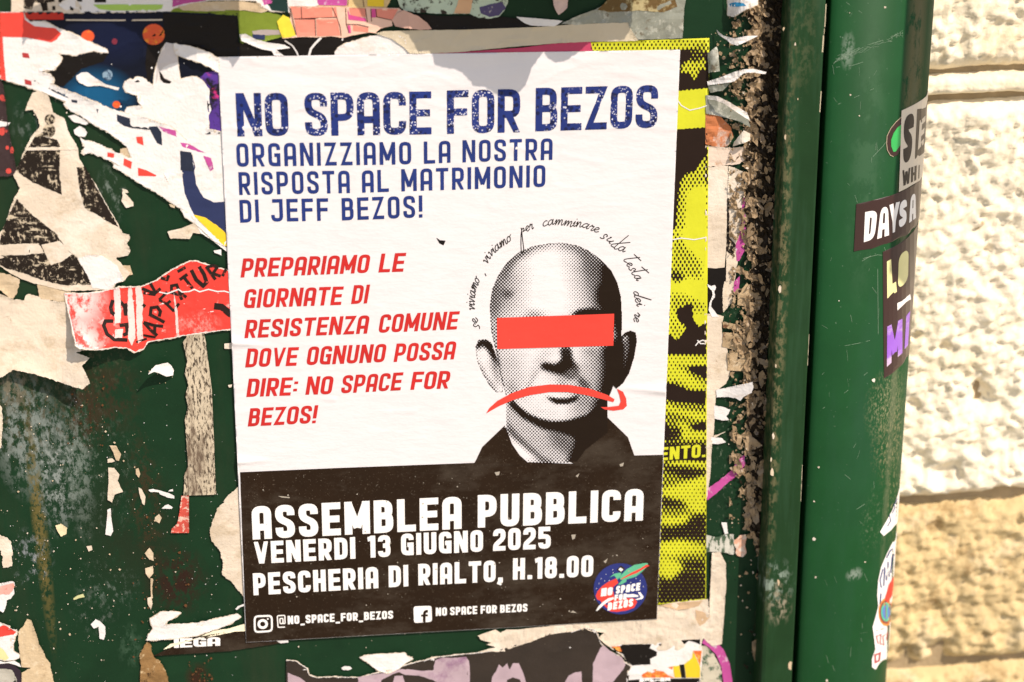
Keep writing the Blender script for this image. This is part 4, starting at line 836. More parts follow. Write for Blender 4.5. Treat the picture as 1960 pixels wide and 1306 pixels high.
dk = scrap('poster_fragment','dark speckled poster sliver with red dots at the far left edge','poster scrap',A((-30,600),(0,600),(22,640),(40,760),(60,950),(90,1110),(120,1260))+B((125,20),(100,60),(50,72),(-30,70)),mat('speckled_brown_print',C(62,44,44),wear=[(C(220,80,70),70,.60,.03,1,1),(C(190,180,170),240,.66,.04,1,1)]),.4,1)
scrap('paper_scrap','tiny white shred over the dark sliver at the left edge','paper scrap',A((-20,915),(80,930),(60,955),(-20,965)),P_torn,.6,1)
pr(dk,'dot',[A(*disc(15,1000,22,30,9)),A(*disc(15,740,18,24,9)),B(*disc(65,30,22,22,9)),A(*disc(90,1140,14,30,8)),A(*disc(55,1120,14,16,8))], mat('dull_red_print',C(225,80,70)), .05)
rp_l = lambda P: 0.0165*np.clip((P[:,1]-(572-0.30*(P[:,0]-124)))/98,0,1.15)**1.35*np.clip((268-(P[:,0]-20))/150,0,1)**1.1+0.0006*np.abs(noise_line(P))
def noise_line(P): return np.array([noise.noise((x*.03,y*.02,3)) for x,y in P])
red = scrap('torn_poster','red torn scrap with black brushed letters, lower edge curling forward','poster scrap',
  B((488,955),(620,958),(760,945),(900,910),(1070,905),(1180,860),(1310,770),(1440,710),(1500,715),(1620,755),(1740,785),(1790,800,0),(1800,1225),(1765,1228),(1660,1240),(1530,1258),(1400,1275))+C_((1330,25),(1200,45),(1120,60),(1090,110),(1020,140),(960,105),(860,100),(750,120),(600,105),(575,90),(560,10)),P_torn,.8,.9,lift=rp_l,printed=I_tred,inset=1.7,grid=5)
X_ = lambda *p: T('X',list(p))
def brush(segs, wd): 
    q = []
    for s in segs: q += stroke(X_(*s), wd/5.936)
    return q
let = brush([[(565,815),(640,900),(720,965)],[(565,815),(680,850),(785,860)],[(690,850),(690,930)]],34)+brush([[(625,720),(720,770),(800,815)],[(640,720),(650,650),(720,640),(755,690),(740,750)]],36)+brush([[(740,560),(830,610),(910,690)],[(740,560),(790,510),(830,470)],[(820,610),(870,570)],[(905,690),(965,600)]],32)
let += brush([[(880,450),(880,400),(940,390),(960,440),(980,480),(1050,530)],[(960,470),(1000,560)],[(860,470),(960,500)]],34)+brush([[(975,330),(1060,270)],[(1020,300),(1120,430)]],36)+brush([[(1105,220),(1160,330),(1240,400),(1280,360),(1250,270),(1195,180)]],44)+brush([[(1275,180),(1380,330)],[(1280,190),(1350,170),(1400,190),(1350,260),(1440,290)],[(1460,290),(1500,210)]],34)
let += brush([[(545,430),(700,490)],[(560,480),(700,500)],[(640,370),(700,480),(755,430)],[(760,310),(830,330),(850,280)],[(950,240),(1040,190)]],34)
let += brush([[(215,560),(190,640),(200,700),(260,750)],[(290,570),(350,640),(360,740)],[(350,600),(380,660),(400,730)],[(220,800),(130,800),(110,850),(150,950),(230,1010),(380,1015)],[(290,850),(370,840),(380,940),(330,960)],[(545,610),(580,640)]],42)+brush([[(1365,630),(1450,640),(1560,730)]],74)+brush([[(560,960),(700,985)],[(600,1000),(480,1040)]],24)
pr(red,'lettering',let,mat('brushed_black_ink',C(40,28,22),0.7,0.2,wear=[(C(236,80,66),190,.60,.06,1,1)]),.12,rp_l,8)
pr(red,'worn_stripe',[rough_poly(X_((220,440),(290,430),(300,560),(310,690),(300,820),(235,830),(235,600)),1.2,3),rough_poly(X_((390,420),(430,420),(440,560),(465,780),(470,1000),(430,1080),(385,1000),(395,860),(380,640)),1.2,4),rough_poly(X_((470,420),(530,410),(560,560),(550,700),(550,900),(560,1010),(500,1060),(480,800),(480,640)),1.4,5),rough_poly(X_((905,480),(925,560),(950,700),(965,940),(935,940),(920,700)),.8,6),rough_poly(X_((240,900),(330,890),(320,990),(230,990)),1.5,7)],
   mat('scuffed_white_print',C(240,215,208,.75),0.8,.2,bump=(400,.4),wear=[(C(60,40,34),260,.63,.04,1,1),(C(240,90,76),120,.60,.05,1,1)]),.14,rp_l,8)
pr(red,'tear',stroke(X_((740,470),(830,490),(960,440),(1000,470),(1080,465),(1140,440),(1200,468),(1300,440),(1400,465),(1480,460),(1545,480)),2.4),P_torn,.17,rp_l,8)
wl_l = lambda P: 0.0085*np.clip((P[:,1]-560)/170,0,1)**2+0.004*np.clip((P[:,0]-120)/50,0,1)*np.clip((P[:,1]-640)/80,0,1)
scrap('peeling_paper','cream white sheet curling loose at the left edge beneath the red scrap','paper scrap',
  B((-40,950),(0,960),(100,1000),(180,1010),(205,965),(225,962),(310,990),(400,1015),(480,1020),(560,1030),(620,1200))+C_((600,60),(640,120),(575,140),(680,180),(620,240),(655,310),(682,372),(622,420),(590,405),(560,400),(370,335),(250,300),(100,270),(0,330,0),(-40,330,0)),P_cream,.5,1.8,lift=wl_l,grid=6)
scrap('tape_strip','long vertical strip of scratched grainy tape hanging below the red scrap','tape',
  C_((1385,60),(1410,30),(1420,-10,0),(1545,-10,0),(1560,60,0),(1580,220,0),(1605,420,0),(1625,900),(1637,1215,0),(1440,1222),(1390,1222),(1400,1050),(1425,1000),(1415,850),(1400,650),(1425,550),(1405,470),(1425,380),(1400,300),(1420,200)),P_tape,.55,1.2,lift=lambda P: 0.0003+0.0008*np.exp(-((P[:,1]-700)/2.5)**2),grid=7)
scrap('tape_end','worn red shred below the scratched tape strip','poster scrap',D((1310,-40),(1365,-45,0),(1366,228,0),(1235,228),(1240,200),(1280,160),(1300,60)),mat('scuffed_red_print',C(215,85,70),wear=[(C(235,200,180),240,.52,.05,1,1)]),.5,.8)
curl_l = lambda P: 0.0125*np.clip((P[:,0]-P[:,1]*0.15-(333-105))/-45,0,1)**1.2
scrap('curled_flake','small white curled paper flake casting a pointed shadow on the green panel','paper scrap',C_((1122,305),(1150,262),(1180,235),(1270,215),(1300,240),(1318,275),(1312,312),(1262,320),(1215,300),(1170,285)),P_torn,.4,.8,lift=curl_l,grid=3)
small = [('white triangular shred above the red scrap, left of the poster edge',B((1268,490),(1380,462),(1470,425),(1540,480),(1520,505),(1460,500),(1440,545),(1290,540)),P_cream,'a'),
 ('ragged white torn edge along the poster below the yellow disc',B((1480,420),(1560,470),(1650,560),(1735,625,0),(1738,655,0),(1690,620),(1600,550),(1520,500)),P_torn,'a'),
 ('cream lumpy shred in the middle of the green gap',B((925,180),(960,210),(1010,270),(1012,295),(955,312),(920,260),(930,220)),P_cream,'a'),
 ('small pale shred above the lumpy one in the green gap',B((925,165),(965,175),(975,195),(935,198)),P_cream,'a'),
 ('small white star-shaped shred at the poster edge above the red scrap',B((1620,632),(1675,625),(1680,672),(1655,660),(1625,650)),P_torn,'a'),
 ('brownish crumb on the green gap below the white diagonal',B((1280,280),(1328,285),(1322,312),(1290,300)),P_beige,'a'),
 ('brown ragged shred left of the green gap above the red scrap',B((915,745),(985,745),(1005,815),(970,820),(930,775)),P_beige,'a'),
 ('orange-brown flake on the lower green panel, topmost of the white streaks',C_((828,842),(880,845),(918,910),(902,960),(880,955),(858,895)),P_beige,'c'),
 ('white ragged streak on the lower green panel below the orange-brown flake',C_((820,1010),(865,1012),(905,1065),(890,1110),(932,1195),(868,1215),(850,1278),(815,1255),(822,1120)),P_cream,'c'),
 ('little white speck above the ragged streak',C_((815,945),(850,940),(872,962),(845,972),(815,975)),P_cream,'c'),
 ('narrow cream shard right of the ragged white streak',C_((1050,1160),(1075,1175),(1102,1230),(1095,1295),(1080,1285),(1055,1205)),P_cream,'c'),
 ('small tan flake above the narrow cream shard',C_((1028,1020),(1048,1012),(1062,1055),(1052,1088),(1028,1060)),P_beige,'c'),
 ('thin white curl pieces left of the tape end',C_((1125,1180),(1160,1172),(1215,1185),(1270,1200),(1320,1225),(1320,1245),(1270,1238),(1215,1215),(1200,1195),(1140,1195)),P_torn,'c'),
 ('white tick right of the thin curl pieces',C_((1285,1180),(1310,1172),(1312,1190),(1275,1190)),P_torn,'c'),
 ('cream shred touching the poster edge below the red scrap',C_((1700,72),(1760,65),(1772,112),(1700,108)),P_cream,'c'),
 ('small white chip at the poster edge below the cream shred',C_((1728,385),(1758,380),(1752,402),(1735,404)),P_cream,'c'),
 ('white peg-shaped streak on the lower green panel',D((775,60),(800,50),(805,120),(818,215),(800,250),(762,240),(772,140)),P_torn,'d'),
 ('yellowish cream blob on the lower left green panel',D((400,175),(440,160),(485,190),(480,235),(440,255),(415,215)),mat('yellowed_paper',(0.68,0.58,0.36),.85,.2),'d'),
 ('white hooked shred on the bottom left green panel',D((655,890),(690,850),(725,868),(760,905),(762,960),(752,1000),(720,992),(712,905),(680,920)),P_torn,'d'),
 ('white sliver cap left of the worn red shred',D((1168,52),(1190,30),(1215,22),(1248,42),(1240,55)),P_torn,'d'),
 ('tan flake below the white sliver cap',D((1118,118),(1150,90),(1168,120),(1152,158),(1125,140)),P_beige,'d'),
 ('upper of two beige wedge flakes left of the brown stain',D((1045,375),(1080,335),(1108,372),(1112,430),(1080,420)),P_beige,'d'),
 ('lower of two beige wedge flakes left of the brown stain',D((1048,485),(1105,465),(1108,520),(1080,558),(1055,525)),P_beige,'d'),
 ('narrow cream flake above the left end of the black lettered strip',D((1065,700),(1095,690),(1102,740),(1090,785),(1068,740)),P_cream,'d'),
 ('yellow-green smear shred in the middle of the lower left panel',D((530,700),(560,680),(600,668),(612,690),(570,700),(532,712)),mat('mossy_paper',(0.5,0.5,0.25)),'d'),
 ('faint white chip cluster on the lower left panel',D((625,325),(660,318),(668,350),(640,362)),P_cream,'d')]
GN = {'a':'small shreds in the green gap','c':'small shreds on the green panel','d':'small shreds on the lower green panel'}
for lb,pts,m_,k in small: scrap('paper_scrap','%s'%lb,'paper scrap',pts,m_,.25,.9,group=GN[k])
scrap('glued_paper','beige glued paper residue against the left edge of the black band','paper scrap',
  C_((1812,1145,0),(1780,1180),(1720,1230),(1690,1270))+D((1620,0),(1570,50),(1515,210),(1530,290),(1590,360),(1610,440),(1605,530),(1670,580),(1760,690),(1800,720,0)),P_cream,.4,2.2)
# lower left edge fragments
scrap('glued_paper','speckled tan paper tongue rising from the bottom left corner','paper scrap',V_((200,745),(262,680),(300,605),(345,620),(370,690),(400,770),(440,900),(480,980),(555,1100),(580,1240),(600,1330,0),(240,1330,0),(240,1200),(340,1150),(240,1140),(215,980)),mat('speckled_tan_paper',(0.52,0.40,0.25),.9,.15,bump=(500,.6),vary=.1,wear=[((0.36,0.25,0.14),45,.6,.12,1,1),((0.62,0.50,0.34),260,.55,.1,1,1)]),.4,1.5)
rs = scrap('poster_fragment','small torn fragment with bright red top, bottom left edge','poster scrap',V_((-30,655),(0,645),(60,672),(105,680),(110,710),(188,740),(185,775),(165,800),(150,870),(145,960),(215,1005),(210,1040),(150,1060),(60,1070),(-30,1050)),P_torn,.45,1,printed=None)
pr(rs,'red_print',[rough_poly(V_((-30,680),(60,680),(100,705),(180,750),(150,780),(80,790),(0,805),(-30,800)),.6,2)],I_brt); pr(rs,'yellow_print',[rough_poly(V_((-30,900),(40,950),(100,1040),(60,1065),(-30,1045)),.6,3)],mat('pale_yellow_print',C(245,235,170)))
scrap('paper_curl','thin white curled edge below the red-topped fragment','paper scrap',V_((-30,1065),(60,1085),(160,1070),(215,1100),(235,1140),(180,1120),(100,1095),(0,1105),(-30,1100)),P_torn,.9,.8)
scrap('poster_fragment','dark violet-black sliver in the bottom left corner','poster scrap',V_((-30,1100),(100,1095),(170,1130),(230,1180),(240,1330,0),(160,1330,0),(150,1180),(60,1160),(-30,1165)),mat('violet_black_print',C(48,34,46)),.42,1)
scrap('poster_fragment','grey speckled print patch in the bottom left corner','poster scrap',V_((-30,1165),(60,1158),(130,1170),(170,1240),(200,1330,0),(-30,1330,0)),mat('grey_speckled_print',C(200,195,180),wear=[(C(40,45,30),150,.58,.04,1,1)]),.40,1.2)
pf = scrap('poster_fragment','pale fragment with orange blot at the left edge above the red-topped one','poster scrap',V_((-30,215),(60,205),(150,192),(168,235),(150,270),(158,330),(120,385),(75,400),(55,500),(30,540),(-30,500)),P_torn,.4,1.4)
pr(pf,'orange_print',[rough_poly(V_((-30,255),(60,235),(150,205),(160,240),(135,300),(100,340),(40,330),(-30,345)),1.2,4)],mat('blotched_pink_print',C(245,180,165),wear=[(C(245,140,60),110,.55,.08,1,1),(C(235,90,90),160,.6,.06,1,1)]))
scrap('glued_paper','mottled white and green paint residue at the left edge of the lower panel','paper scrap',D((-20,240),(30,250),(80,290),(92,380),(85,470),(20,480),(10,360),(-20,350)),P_cream,.22,3)
scrap('paper_scrap','thin pale vertical shred at the far left edge of the lower panel','paper scrap',C_((-20,520),(15,560),(18,700),(10,860),(-20,880)),P_cream,.25,2)
# black strip with the cut-off white word
mg = scrap('poster_fragment','black poster strip with cut-off white lettering below left of the large poster','poster scrap',D((1105,1118),(1150,1095),(1235,1060),(1290,1020),(1400,985),(1540,960),(1700,930),(1800,915,0))+M_((100,1000,0),(325,1062,0),(326,1075),(300,1085),(0,1132,0)),I_black,.45,.8)
pr(mg,'lettering',[q for q in word('IEGA',333,1240.5,421.5,1236,17.5,16.5,t=.2,lean=False,sp=.12)],I_wht,.06)
scrap('torn_paper','white torn strip lying over the black lettered strip, upper of two','paper scrap',D((1085,850),(1125,825),(1160,800),(1240,795),(1310,803),(1275,832),(1215,862),(1190,892),(1300,885),(1420,880),(1600,840),(1720,812),(1742,832),(1680,875),(1600,910),(1420,972),(1300,985),(1160,1000),(1060,1005),(1075,960),(1105,925)),P_torn,.62,1.2)
scrap('torn_paper','yellowish torn strip under the upper white one, touching the poster','paper scrap',D((1180,1072),(1230,1030),(1330,1010),(1420,990),(1540,935),(1650,918),(1800,878,0),(1810,936,0),(1700,940),(1560,970),(1400,1000),(1300,1030),(1240,1052)),mat('pale_yellow_paper',(0.76,0.70,0.50),.8,.2,bump=(600,.3)),.68,1)
scrap('paper_scrap','thin white torn hook in the dark below the small black curl, beside the poster','paper scrap',D((1700,778),(1720,755),(1765,742),(1770,752),(1735,765),(1712,785)),P_torn,.9,.5)
scrap('paper_scrap','white sliver under the corner of the black strip','paper scrap',M_((255,1070),(325,1066),(328,1084),(285,1088)),P_torn,.7,.4)
# bottom poster
bp = scrap('torn_poster','torn dark brown and mauve figure poster lying along the bottom edge','poster',
  [(548,1330,0),(548,1264),(566,1265),(588,1280),(592,1292),(606,1297),(640,1296),(690,1297),(716,1289),(745,1283),(790,1269),(838,1258),(880,1253),(930,1248),(960,1242),(1000,1230),(1040,1215),(1078,1206),(1094,1210),(1120,1202),(1140,1205),(1150,1232),(1166,1247),(1184,1255),(1196,1268),(1208,1275),(1200,1330,0)],P_torn,.5,.8,printed=I_dkb,inset=1.2)
pr(bp,'figure_and_shade_print',[rough_poly(p,.8,i) for i,p in enumerate([U_((560,520),(700,495),(800,480),(930,450),(980,455),(860,490),(760,540),(740,600),(560,600)),U_((900,470),(980,450),(1100,465),(1200,460),(1215,375),(1280,350),(1370,355),(1480,345),(1505,380),(1512,480),(1510,600),(1290,600),(1200,545),(1080,505),(960,500)),U_((870,510),(940,505),(965,600),(850,600)),
  U_((1690,600),(1700,520),(1740,460),(1760,410),(1790,440),(1830,400),(1850,450),(1880,400),(1930,400),(1960,470),(1990,560),(2000,600),(1960,600),(1940,540),(1880,520),(1830,540),(1810,600)),R_((355,830),(360,600),(400,500),(450,400),(485,360),(560,420),(640,480),(720,510),(765,600),(740,660),(660,760),(600,830)),R_((0,830),(60,740),(140,700),(215,690),(220,830)),
  U_((0,500),(60,520),(110,560),(120,600),(-40,600),(-40,480))])],I_mau,.1)
scrap('paper_scrap','white torn tooth on the green strip below the large poster','paper scrap',U_((570,350),(640,330),(780,322),(880,318),(955,312),(975,340),(1030,360),(960,400),(910,445),(820,490),(745,470),(690,435),(650,400),(600,368)),P_torn,.55,.8)
scrap('paper_scrap','small white lozenge on the green strip below the large poster','paper scrap',U_((415,440),(440,425),(490,428),(508,445),(480,460),(430,458)),P_torn,.3,.5)
bw_ = scrap('glued_paper','large crumpled cream paper under the bottom right corner of the large poster','paper scrap',
  N_((100,1045),(200,1010),(230,1030),(260,1012),(320,1010),(420,1000),(500,992),(520,975),(700,960),(1000,940),(1090,880,0),(1250,850),(1390,840),(1400,900),(1395,960))+I_((330,640),(370,635),(400,690),(405,800),(398,880),(390,1000),(380,1110),(330,1120),(285,1080),(272,1120))+R_((1700,400),(1560,350),(1440,420),(1180,430),(1100,340),(900,345),(720,350),(570,385),(500,340),(425,270),(500,205),(340,190),(270,155),(100,190))+N_((500,1040),(400,1080),(300,1110),(250,1135),(110,1135),(200,1110),(150,1095),(180,1085),(120,1070)),P_cream,.48,1.0,
  lift=lambda P: 0.0009*np.abs(np.array([noise.noise((x*.05,y*.05,1.7))+noise.noise((x*.12,y*.09,4.7))*.5 for x,y in P])),grid=4)
scrap('paper_fold','brown shaded fold of paper under the corner of the yellow poster','paper scrap',[(1262,1159,0),(1310,1153),(1345,1150,0),(1337,1160),(1320,1165),(1300,1168),(1285,1165)],mat('kraft_brown_paper',(0.52,0.36,0.22),.9,.15,bump=(400,.6),vary=.12),.75,1)
scrap('paper_fold','brown creased triangle of paper right of the poster corner','paper scrap',[(1331,1168),(1345,1171),(1360,1180),(1350,1192),(1340,1199),(1333,1188)],mat('kraft_brown_paper',()),.78,1)
sm = scrap('poster_fragment','small bright poster fragment with black, orange and yellow print, bottom right','poster scrap',R_((570,380),(720,352),(900,345),(1100,345),(1300,320),(1700,285,0),(1722,430),(1715,600),(1700,780,0),(1690,860,0),(790,860,0),(778,770),(800,690),(845,630),(780,540),(700,460)),P_torn,.62,.7)
pr(sm,'black_print',[rough_poly(R_((585,385),(700,370),(730,352),(900,348),(1090,350),(1068,400),(1160,440),(1155,490),(1075,530),(1080,600),(850,615),(780,560),(740,480),(640,430)),1,2),rough_poly(R_((1180,345),(1240,340),(1215,375),(1280,335),(1280,360),(1240,380),(1195,370)),.4,4),rough_poly(R_((1465,300),(1620,290),(1700,285),(1698,350),(1640,325),(1560,305),(1500,350),(1470,335)),.8,5),R_((1440,605),(1498,600),(1520,770),(1466,770)),R_((1000,782),(1690,775),(1690,850),(800,850),(800,800))],I_blackd)
pr(sm,'orange_print',[rough_poly(R_((590,380),(690,370),(720,440),(680,440),(620,400)),.4,7),rough_poly(R_((970,730),(1040,690),(1100,710),(1160,680),(1240,690),(1300,740),(1380,770),(980,768)),.6,8),rough_poly(R_((1610,430),(1720,430),(1700,620),(1660,520)),.5,9),R_((1110,670),(1160,660),(1140,690)),R_((1300,640),(1360,625),(1350,665))],I_ora,.08)
pr(sm,'yellow_print',[rough_poly(R_((1360,625),(1440,615),(1462,765),(1380,768)),.5,3),rough_poly(R_((1502,598),(1600,520),(1610,440),(1660,540),(1700,640),(1700,770),(1525,768)),.5,4)],I_ytell,.09)
pr(sm,'lettering',[q for q in word('BORDON',1224,1306,1283,1305,8,8,t=.25,lean=False)],I_wht,.12)
# ---------------------------------------------------------------- torn papers along the top
Q_ = lambda *p: list(p)
scrap('poster_fragment','scratched cream and black lettered fragment above the red corner, top left edge','poster scrap',[(21,-30,0),(150,-30,0),(150,6),(158,14),(152,22),(160,26),(21,26),(22,10)],P_cream,.42,1)
sc_f = ALL[-1]
pr(sc_f,'black_print',[rough_poly(p,.7,i) for i,p in enumerate([[(44,-30,0),(110,-30,0),(104,4),(90,5),(92,20),(82,22),(77,6),(66,5),(60,19),(46,16)],[(100,12),(106,12),(106,20),(100,20)],[(112,-30,0),(135,-30,0),(122,8),(112,4)]])],I_blackw)
ww = scrap('poster_fragment','white torn strip with lime stripe along the top edge above the space poster','poster scrap',[(112,10),(120,3),(132,-3),(150,-30,0),(345,-30,0),(340,8),(325,22),(240,24),(160,24),(135,22),(122,18)],P_torn,.44,.8)
pr(ww,'lime_stripe',[[(178,9),(230,8.5),(312,9),(310,17),(298,20),(215,20.5),(190,18)]],I_lime); pr(ww,'black_print',[[(180,-30),(203,-30),(203,5),(181,5)],[(134,12),(141,16),(140,21),(134,19)],[(152,13),(156,16),(155,20)],[(142,-20),(158,-20),(157,4),(148,3)]],I_blackd)
ol = scrap('poster_fragment','olive and lime green poster piece right of the space poster top corner','poster scrap',[(312,22),(330,14),(400,18),(455,20),(515,24),(540,30),(548,46),(535,62),(545,70),(520,76),(500,84),(460,84,0),(455,30,0)],I_oli,.30,1)
pr(ol,'blue_print',[[(483,66),(507,67),(507,77),(484,74)]],I_navy2); pr(ol,'lilac_print',[rough_poly([(482,60),(500,57),(538,58),(540,66),(510,68),(485,66)],.6,2)],mat('dull_lilac_print',C(185,170,165)))
scrap('paper_curl','brownish paper curl across the top edge left of the pink poster piece','paper scrap',[(340,14),(370,6),(400,3),(450,2),(495,6),(515,20),(500,25),(470,20),(420,21),(380,22),(350,20)],P_beige,.62,1)
mgp = scrap('poster_fragment','magenta and dark green poster piece at the top edge above the brown curl','poster scrap',[(328,-30,0),(600,-30,0),(610,10),(560,24),(520,22),(498,12),(490,2),(450,0),(400,1),(360,10),(330,16)],P_torn,.40,.7)
pr(mgp,'magenta_print',[rough_poly([(332,-30),(385,-30),(395,1),(350,8),(330,14)],.5,3),rough_poly([(495,-30),(530,-30),(520,6),(505,10)],.5,3)],I_mag); pr(mgp,'dark_print',[rough_poly([(530,-30),(548,-30),(552,24),(520,20),(512,8)],.6,4)],mat('deep_teal_print',C(10,50,45)))
tpp = scrap('poster_fragment','magenta, tan and yellow poster piece at the top edge above the pink blocks','poster scrap',[(600,-30,0),(760,-30,0),(745,6),(738,18),(700,16),(606,12)],mat('sandy_print',C(228,196,140)),.40,.6)
pr(tpp,'magenta_print',[[(605,-30),(665,-30),(664,11),(608,10)]],I_mag); pr(tpp,'yellow_print',[[(704,-30),(735,-30),(735,13),(703,12)]],I_ytell); pr(tpp,'thin_line',stroke([(690,-30),(697,14)],1.2)+stroke([(668,-30),(666,12)],1),I_lin,.09)
flo = scrap('poster_fragment','pale green floral poster piece at the top edge, right of the pink blocks','poster scrap',[(752,-30,0),(975,-30,0),(972,5),(966,20),(955,32),(940,36),(915,34),(900,27),(850,27),(800,24),(775,21),(765,12)],I_min,.42,1.4)
pr(flo,'violet_print',[rough_poly([(918,14),(940,8),(962,4),(968,16),(955,30),(938,33),(920,26)],1,5)],mat('dusty_violet_print',C(92,82,120),wear=[(C(220,215,205),150,.6,.08,1,1)])); pr(flo,'peach_print',[rough_poly([(880,-10),(905,-2),(900,26),(868,26),(875,10)],1,6)],mat('peach_print',C(240,190,145)))
scrap('poster_fragment','black band below the floral piece along the top edge','poster scrap',[(765,18),(790,26),(850,31),(900,30),(960,32),(1000,37),(1015,42),(1030,50),(960,55),(880,57,0),(815,58),(790,50)],I_blackd,.44,.8)
blk = scrap('torn_poster','dark torn poster strip directly above the large poster, beneath the pink blocks','poster scrap',[(398,24,0),(455,26,0),(456,82,0),(500,84),(530,76),(600,70),(700,72),(780,74),(800,90),(820,104),(820,130,0),(398,130,0)],I_blackd,.28,.5)
pr(blk,'crack',stroke([(545,78),(560,88),(568,100),(571,108)],2.6)+stroke([(615,72),(603,84),(595,94),(591,108)],4.2)+stroke([(657,70),(655,78)],2.5),P_torn,.06)
scrap('paper_curl','curled whitish torn sliver over the dark strip, left end','paper scrap',[(458,66),(470,65),(490,76),(515,82),(545,86),(555,92),(530,96),(545,108),(525,106),(520,98),(500,94),(475,84),(462,78)],P_torn,.9,.8)
brk = scrap('poster_fragment','pink block-patterned poster piece lit at the top, above the large poster title','poster scrap',T('E',[(590,45,0),(1000,50,0),(1400,62),(1430,85),(1345,150),(1350,190),(1260,212),(1225,245),(1180,240),(1050,262),(985,280),(900,268),(800,276),(700,272),(540,285),(528,250),(560,210),(590,170),(600,120)]),mat('pale_pink_paper',C(250,205,180)),.66,.8)
ek = lambda *p: T('E',list(p))
pr(brk,'pink_block',[ek((600,50),(675,50),(677,135),(625,137)),ek((683,50),(905,55),(912,130),(683,138)),ek((915,55),(935,55),(945,128),(920,130)),ek((630,145),(780,145),(785,265),(650,270)),ek((790,143),(945,142),(965,262),(795,266)),ek((1030,60),(1148,62),(1152,125),(1045,122)),ek((1060,185),(1170,205),(1172,238),(1060,228)),ek((1230,66),(1390,68),(1350,145),(1235,125))],I_sal)
pr(brk,'magenta_block',[ek((1195,64),(1225,66),(1228,130),(1196,130)),ek((1020,70),(1035,110),(1150,135),(1160,160),(1025,145)),ek((1020,185),(1040,190),(1045,245),(1025,245))],mat('hot_pink_print',C(228,85,150)))
pr(brk,'line_drawing',[q for l in ([(678,50),(682,138),(940,128),(905,55)],[(625,140),(780,140),(785,268)],[(940,130),(965,200),(972,265)],[(598,60),(640,260)],[(1005,60),(1010,180),(1030,240)],[(1150,64),(1165,165)],[(1190,64),(1195,160)],[(1228,66),(1232,125),(1345,150)],[(1015,180),(1100,182),(1175,200)]) for q in stroke(ek(*l),1.3)],I_lin,.10)
pr(brk,'yellow_print',[rough_poly(ek((500,160),(545,110),(590,130),(640,260),(600,275),(540,280),(520,230)),.8,2)],mat('sunny_yellow_print',C(252,228,70),wear=[(C(70,50,30),130,.60,.04,1,1)]),.07)
scrap('glued_paper','crumpled whitish paper pad between the pink blocks and the tan tape','paper scrap',ek((925,385),(950,350),(1010,320),(1100,292),(1180,270),(1250,258),(1330,258),(1400,262),(1440,280),(1450,320),(1460,360),(1480,412),(1480,470,0),(925,470,0)),P_torn,.60,1)
scrap('folded_paper','pinkish brown curled fold right of the pink block piece','paper scrap',ek((1345,150),(1380,100),(1430,75),(1455,85),(1540,120),(1600,165),(1640,215),(1560,222),(1500,215),(1420,205),(1370,195)),mat('pinkish_kraft_paper',C(225,180,160),bump=(300,.5)),.9,.7,lift=lambda P: 0.003*np.clip(1-np.abs((P[:,0]-785)/30),0,1))
scrap('tape_strip','long tan tape strip over the top right of the large poster','tape',[(718,64),(735,60),(800,58),(880,57.5,0),(1030,52),(1104,46.5),(1203,43),(1207,55),(1222,78),(1200,79),(1132,80),(1066,83),(980,90),(880,100),(820,103),(785,103),(772,90),(750,75),(730,68)],I_tan,.95,.5)
scrap('plastic_film','grimy transparent grey film piece above the yellow corner','film',F_((745,175),(840,130),(900,105),(1000,70),(1080,25),(1150,-100,0),(1680,-100,0),(1650,70),(1645,180),(1638,282),(1500,288),(1300,292),(1250,215),(1240,168),(1000,172),(860,185)),I_plas,.85,1,lift=lambda P: 0.0012*np.abs(np.array([noise.noise((x*.03,y*.04,7)) for x,y in P])),grid=6)
scrap('paper_scrap','white torn tongue over the black band at the top, right of centre','paper scrap',F_((415,125),(480,130),(600,140),(730,150),(760,155),(715,185),(690,195),(590,192),(520,188),(465,165)),P_torn,.98,.7)
scrap('curled_paper','pinkish pointed curl hanging at the top edge above the white tongue','paper scrap',F_((680,-60,0),(800,-60,0),(795,10),(790,60),(760,90),(728,112),(712,90),(690,40)),mat('rosy_paper',C(235,205,195),wear=[(C(220,120,110),60,.6,.1,1,1)]),.7,.8)
scrap('poster_fragment','brown mottled fragment at the top edge above the grey film','poster scrap',F_((1010,75),(1060,30),(1150,-80,0),(1560,-80,0),(1600,50),(1500,90),(1300,80),(1100,90)),mat('mottled_brown_print',C(110,85,45),wear=[(C(190,175,130),80,.55,.08,1,1)]),1.1,1.5)
# ---------------------------------------------------------------- torn papers, right side
scrap('paper_strip','cream vertical strip right of the yellow poster, upper','paper scrap',[(1350,318,0),(1365,320),(1380,317),(1394,318),(1395,340),(1392,420),(1390,470),(1387,512),(1370,514),(1350,512,0)],P_cream,.50,.5)
rs2 = scrap('paper_strip','narrow pale vertical strip with magenta edge beside the upper cream strip','paper scrap',[(1395,318),(1408,322),(1424,330),(1427,420),(1428,450),(1424,480),(1412,500),(1406,540),(1400,580),(1384,600),(1383,560),(1390,512),(1391,420)],P_cream,.42,1.2)
pr(rs2,'magenta_print',[rough_poly([(1422,375),(1426,380),(1427,430),(1432,450),(1428,475),(1415,500),(1410,500),(1408,470),(1414,455),(1418,430)],1,3),rough_poly([(1405,540),(1416,528),(1414,560),(1404,566)],.8,4)],I_mag); pr(rs2,'dark_print',[rough_poly([(1392,380),(1396,378),(1396,455),(1410,470),(1402,490),(1390,480)],1,8)],I_blackw)
scrap('poster_fragment','worn black rectangle right of the yellow poster, between the cream strips','poster scrap',H_((355,236,0),(490,238),(488,330),(470,450),(466,522),(420,515),(355,500,0)),I_blackd,.46,.7)
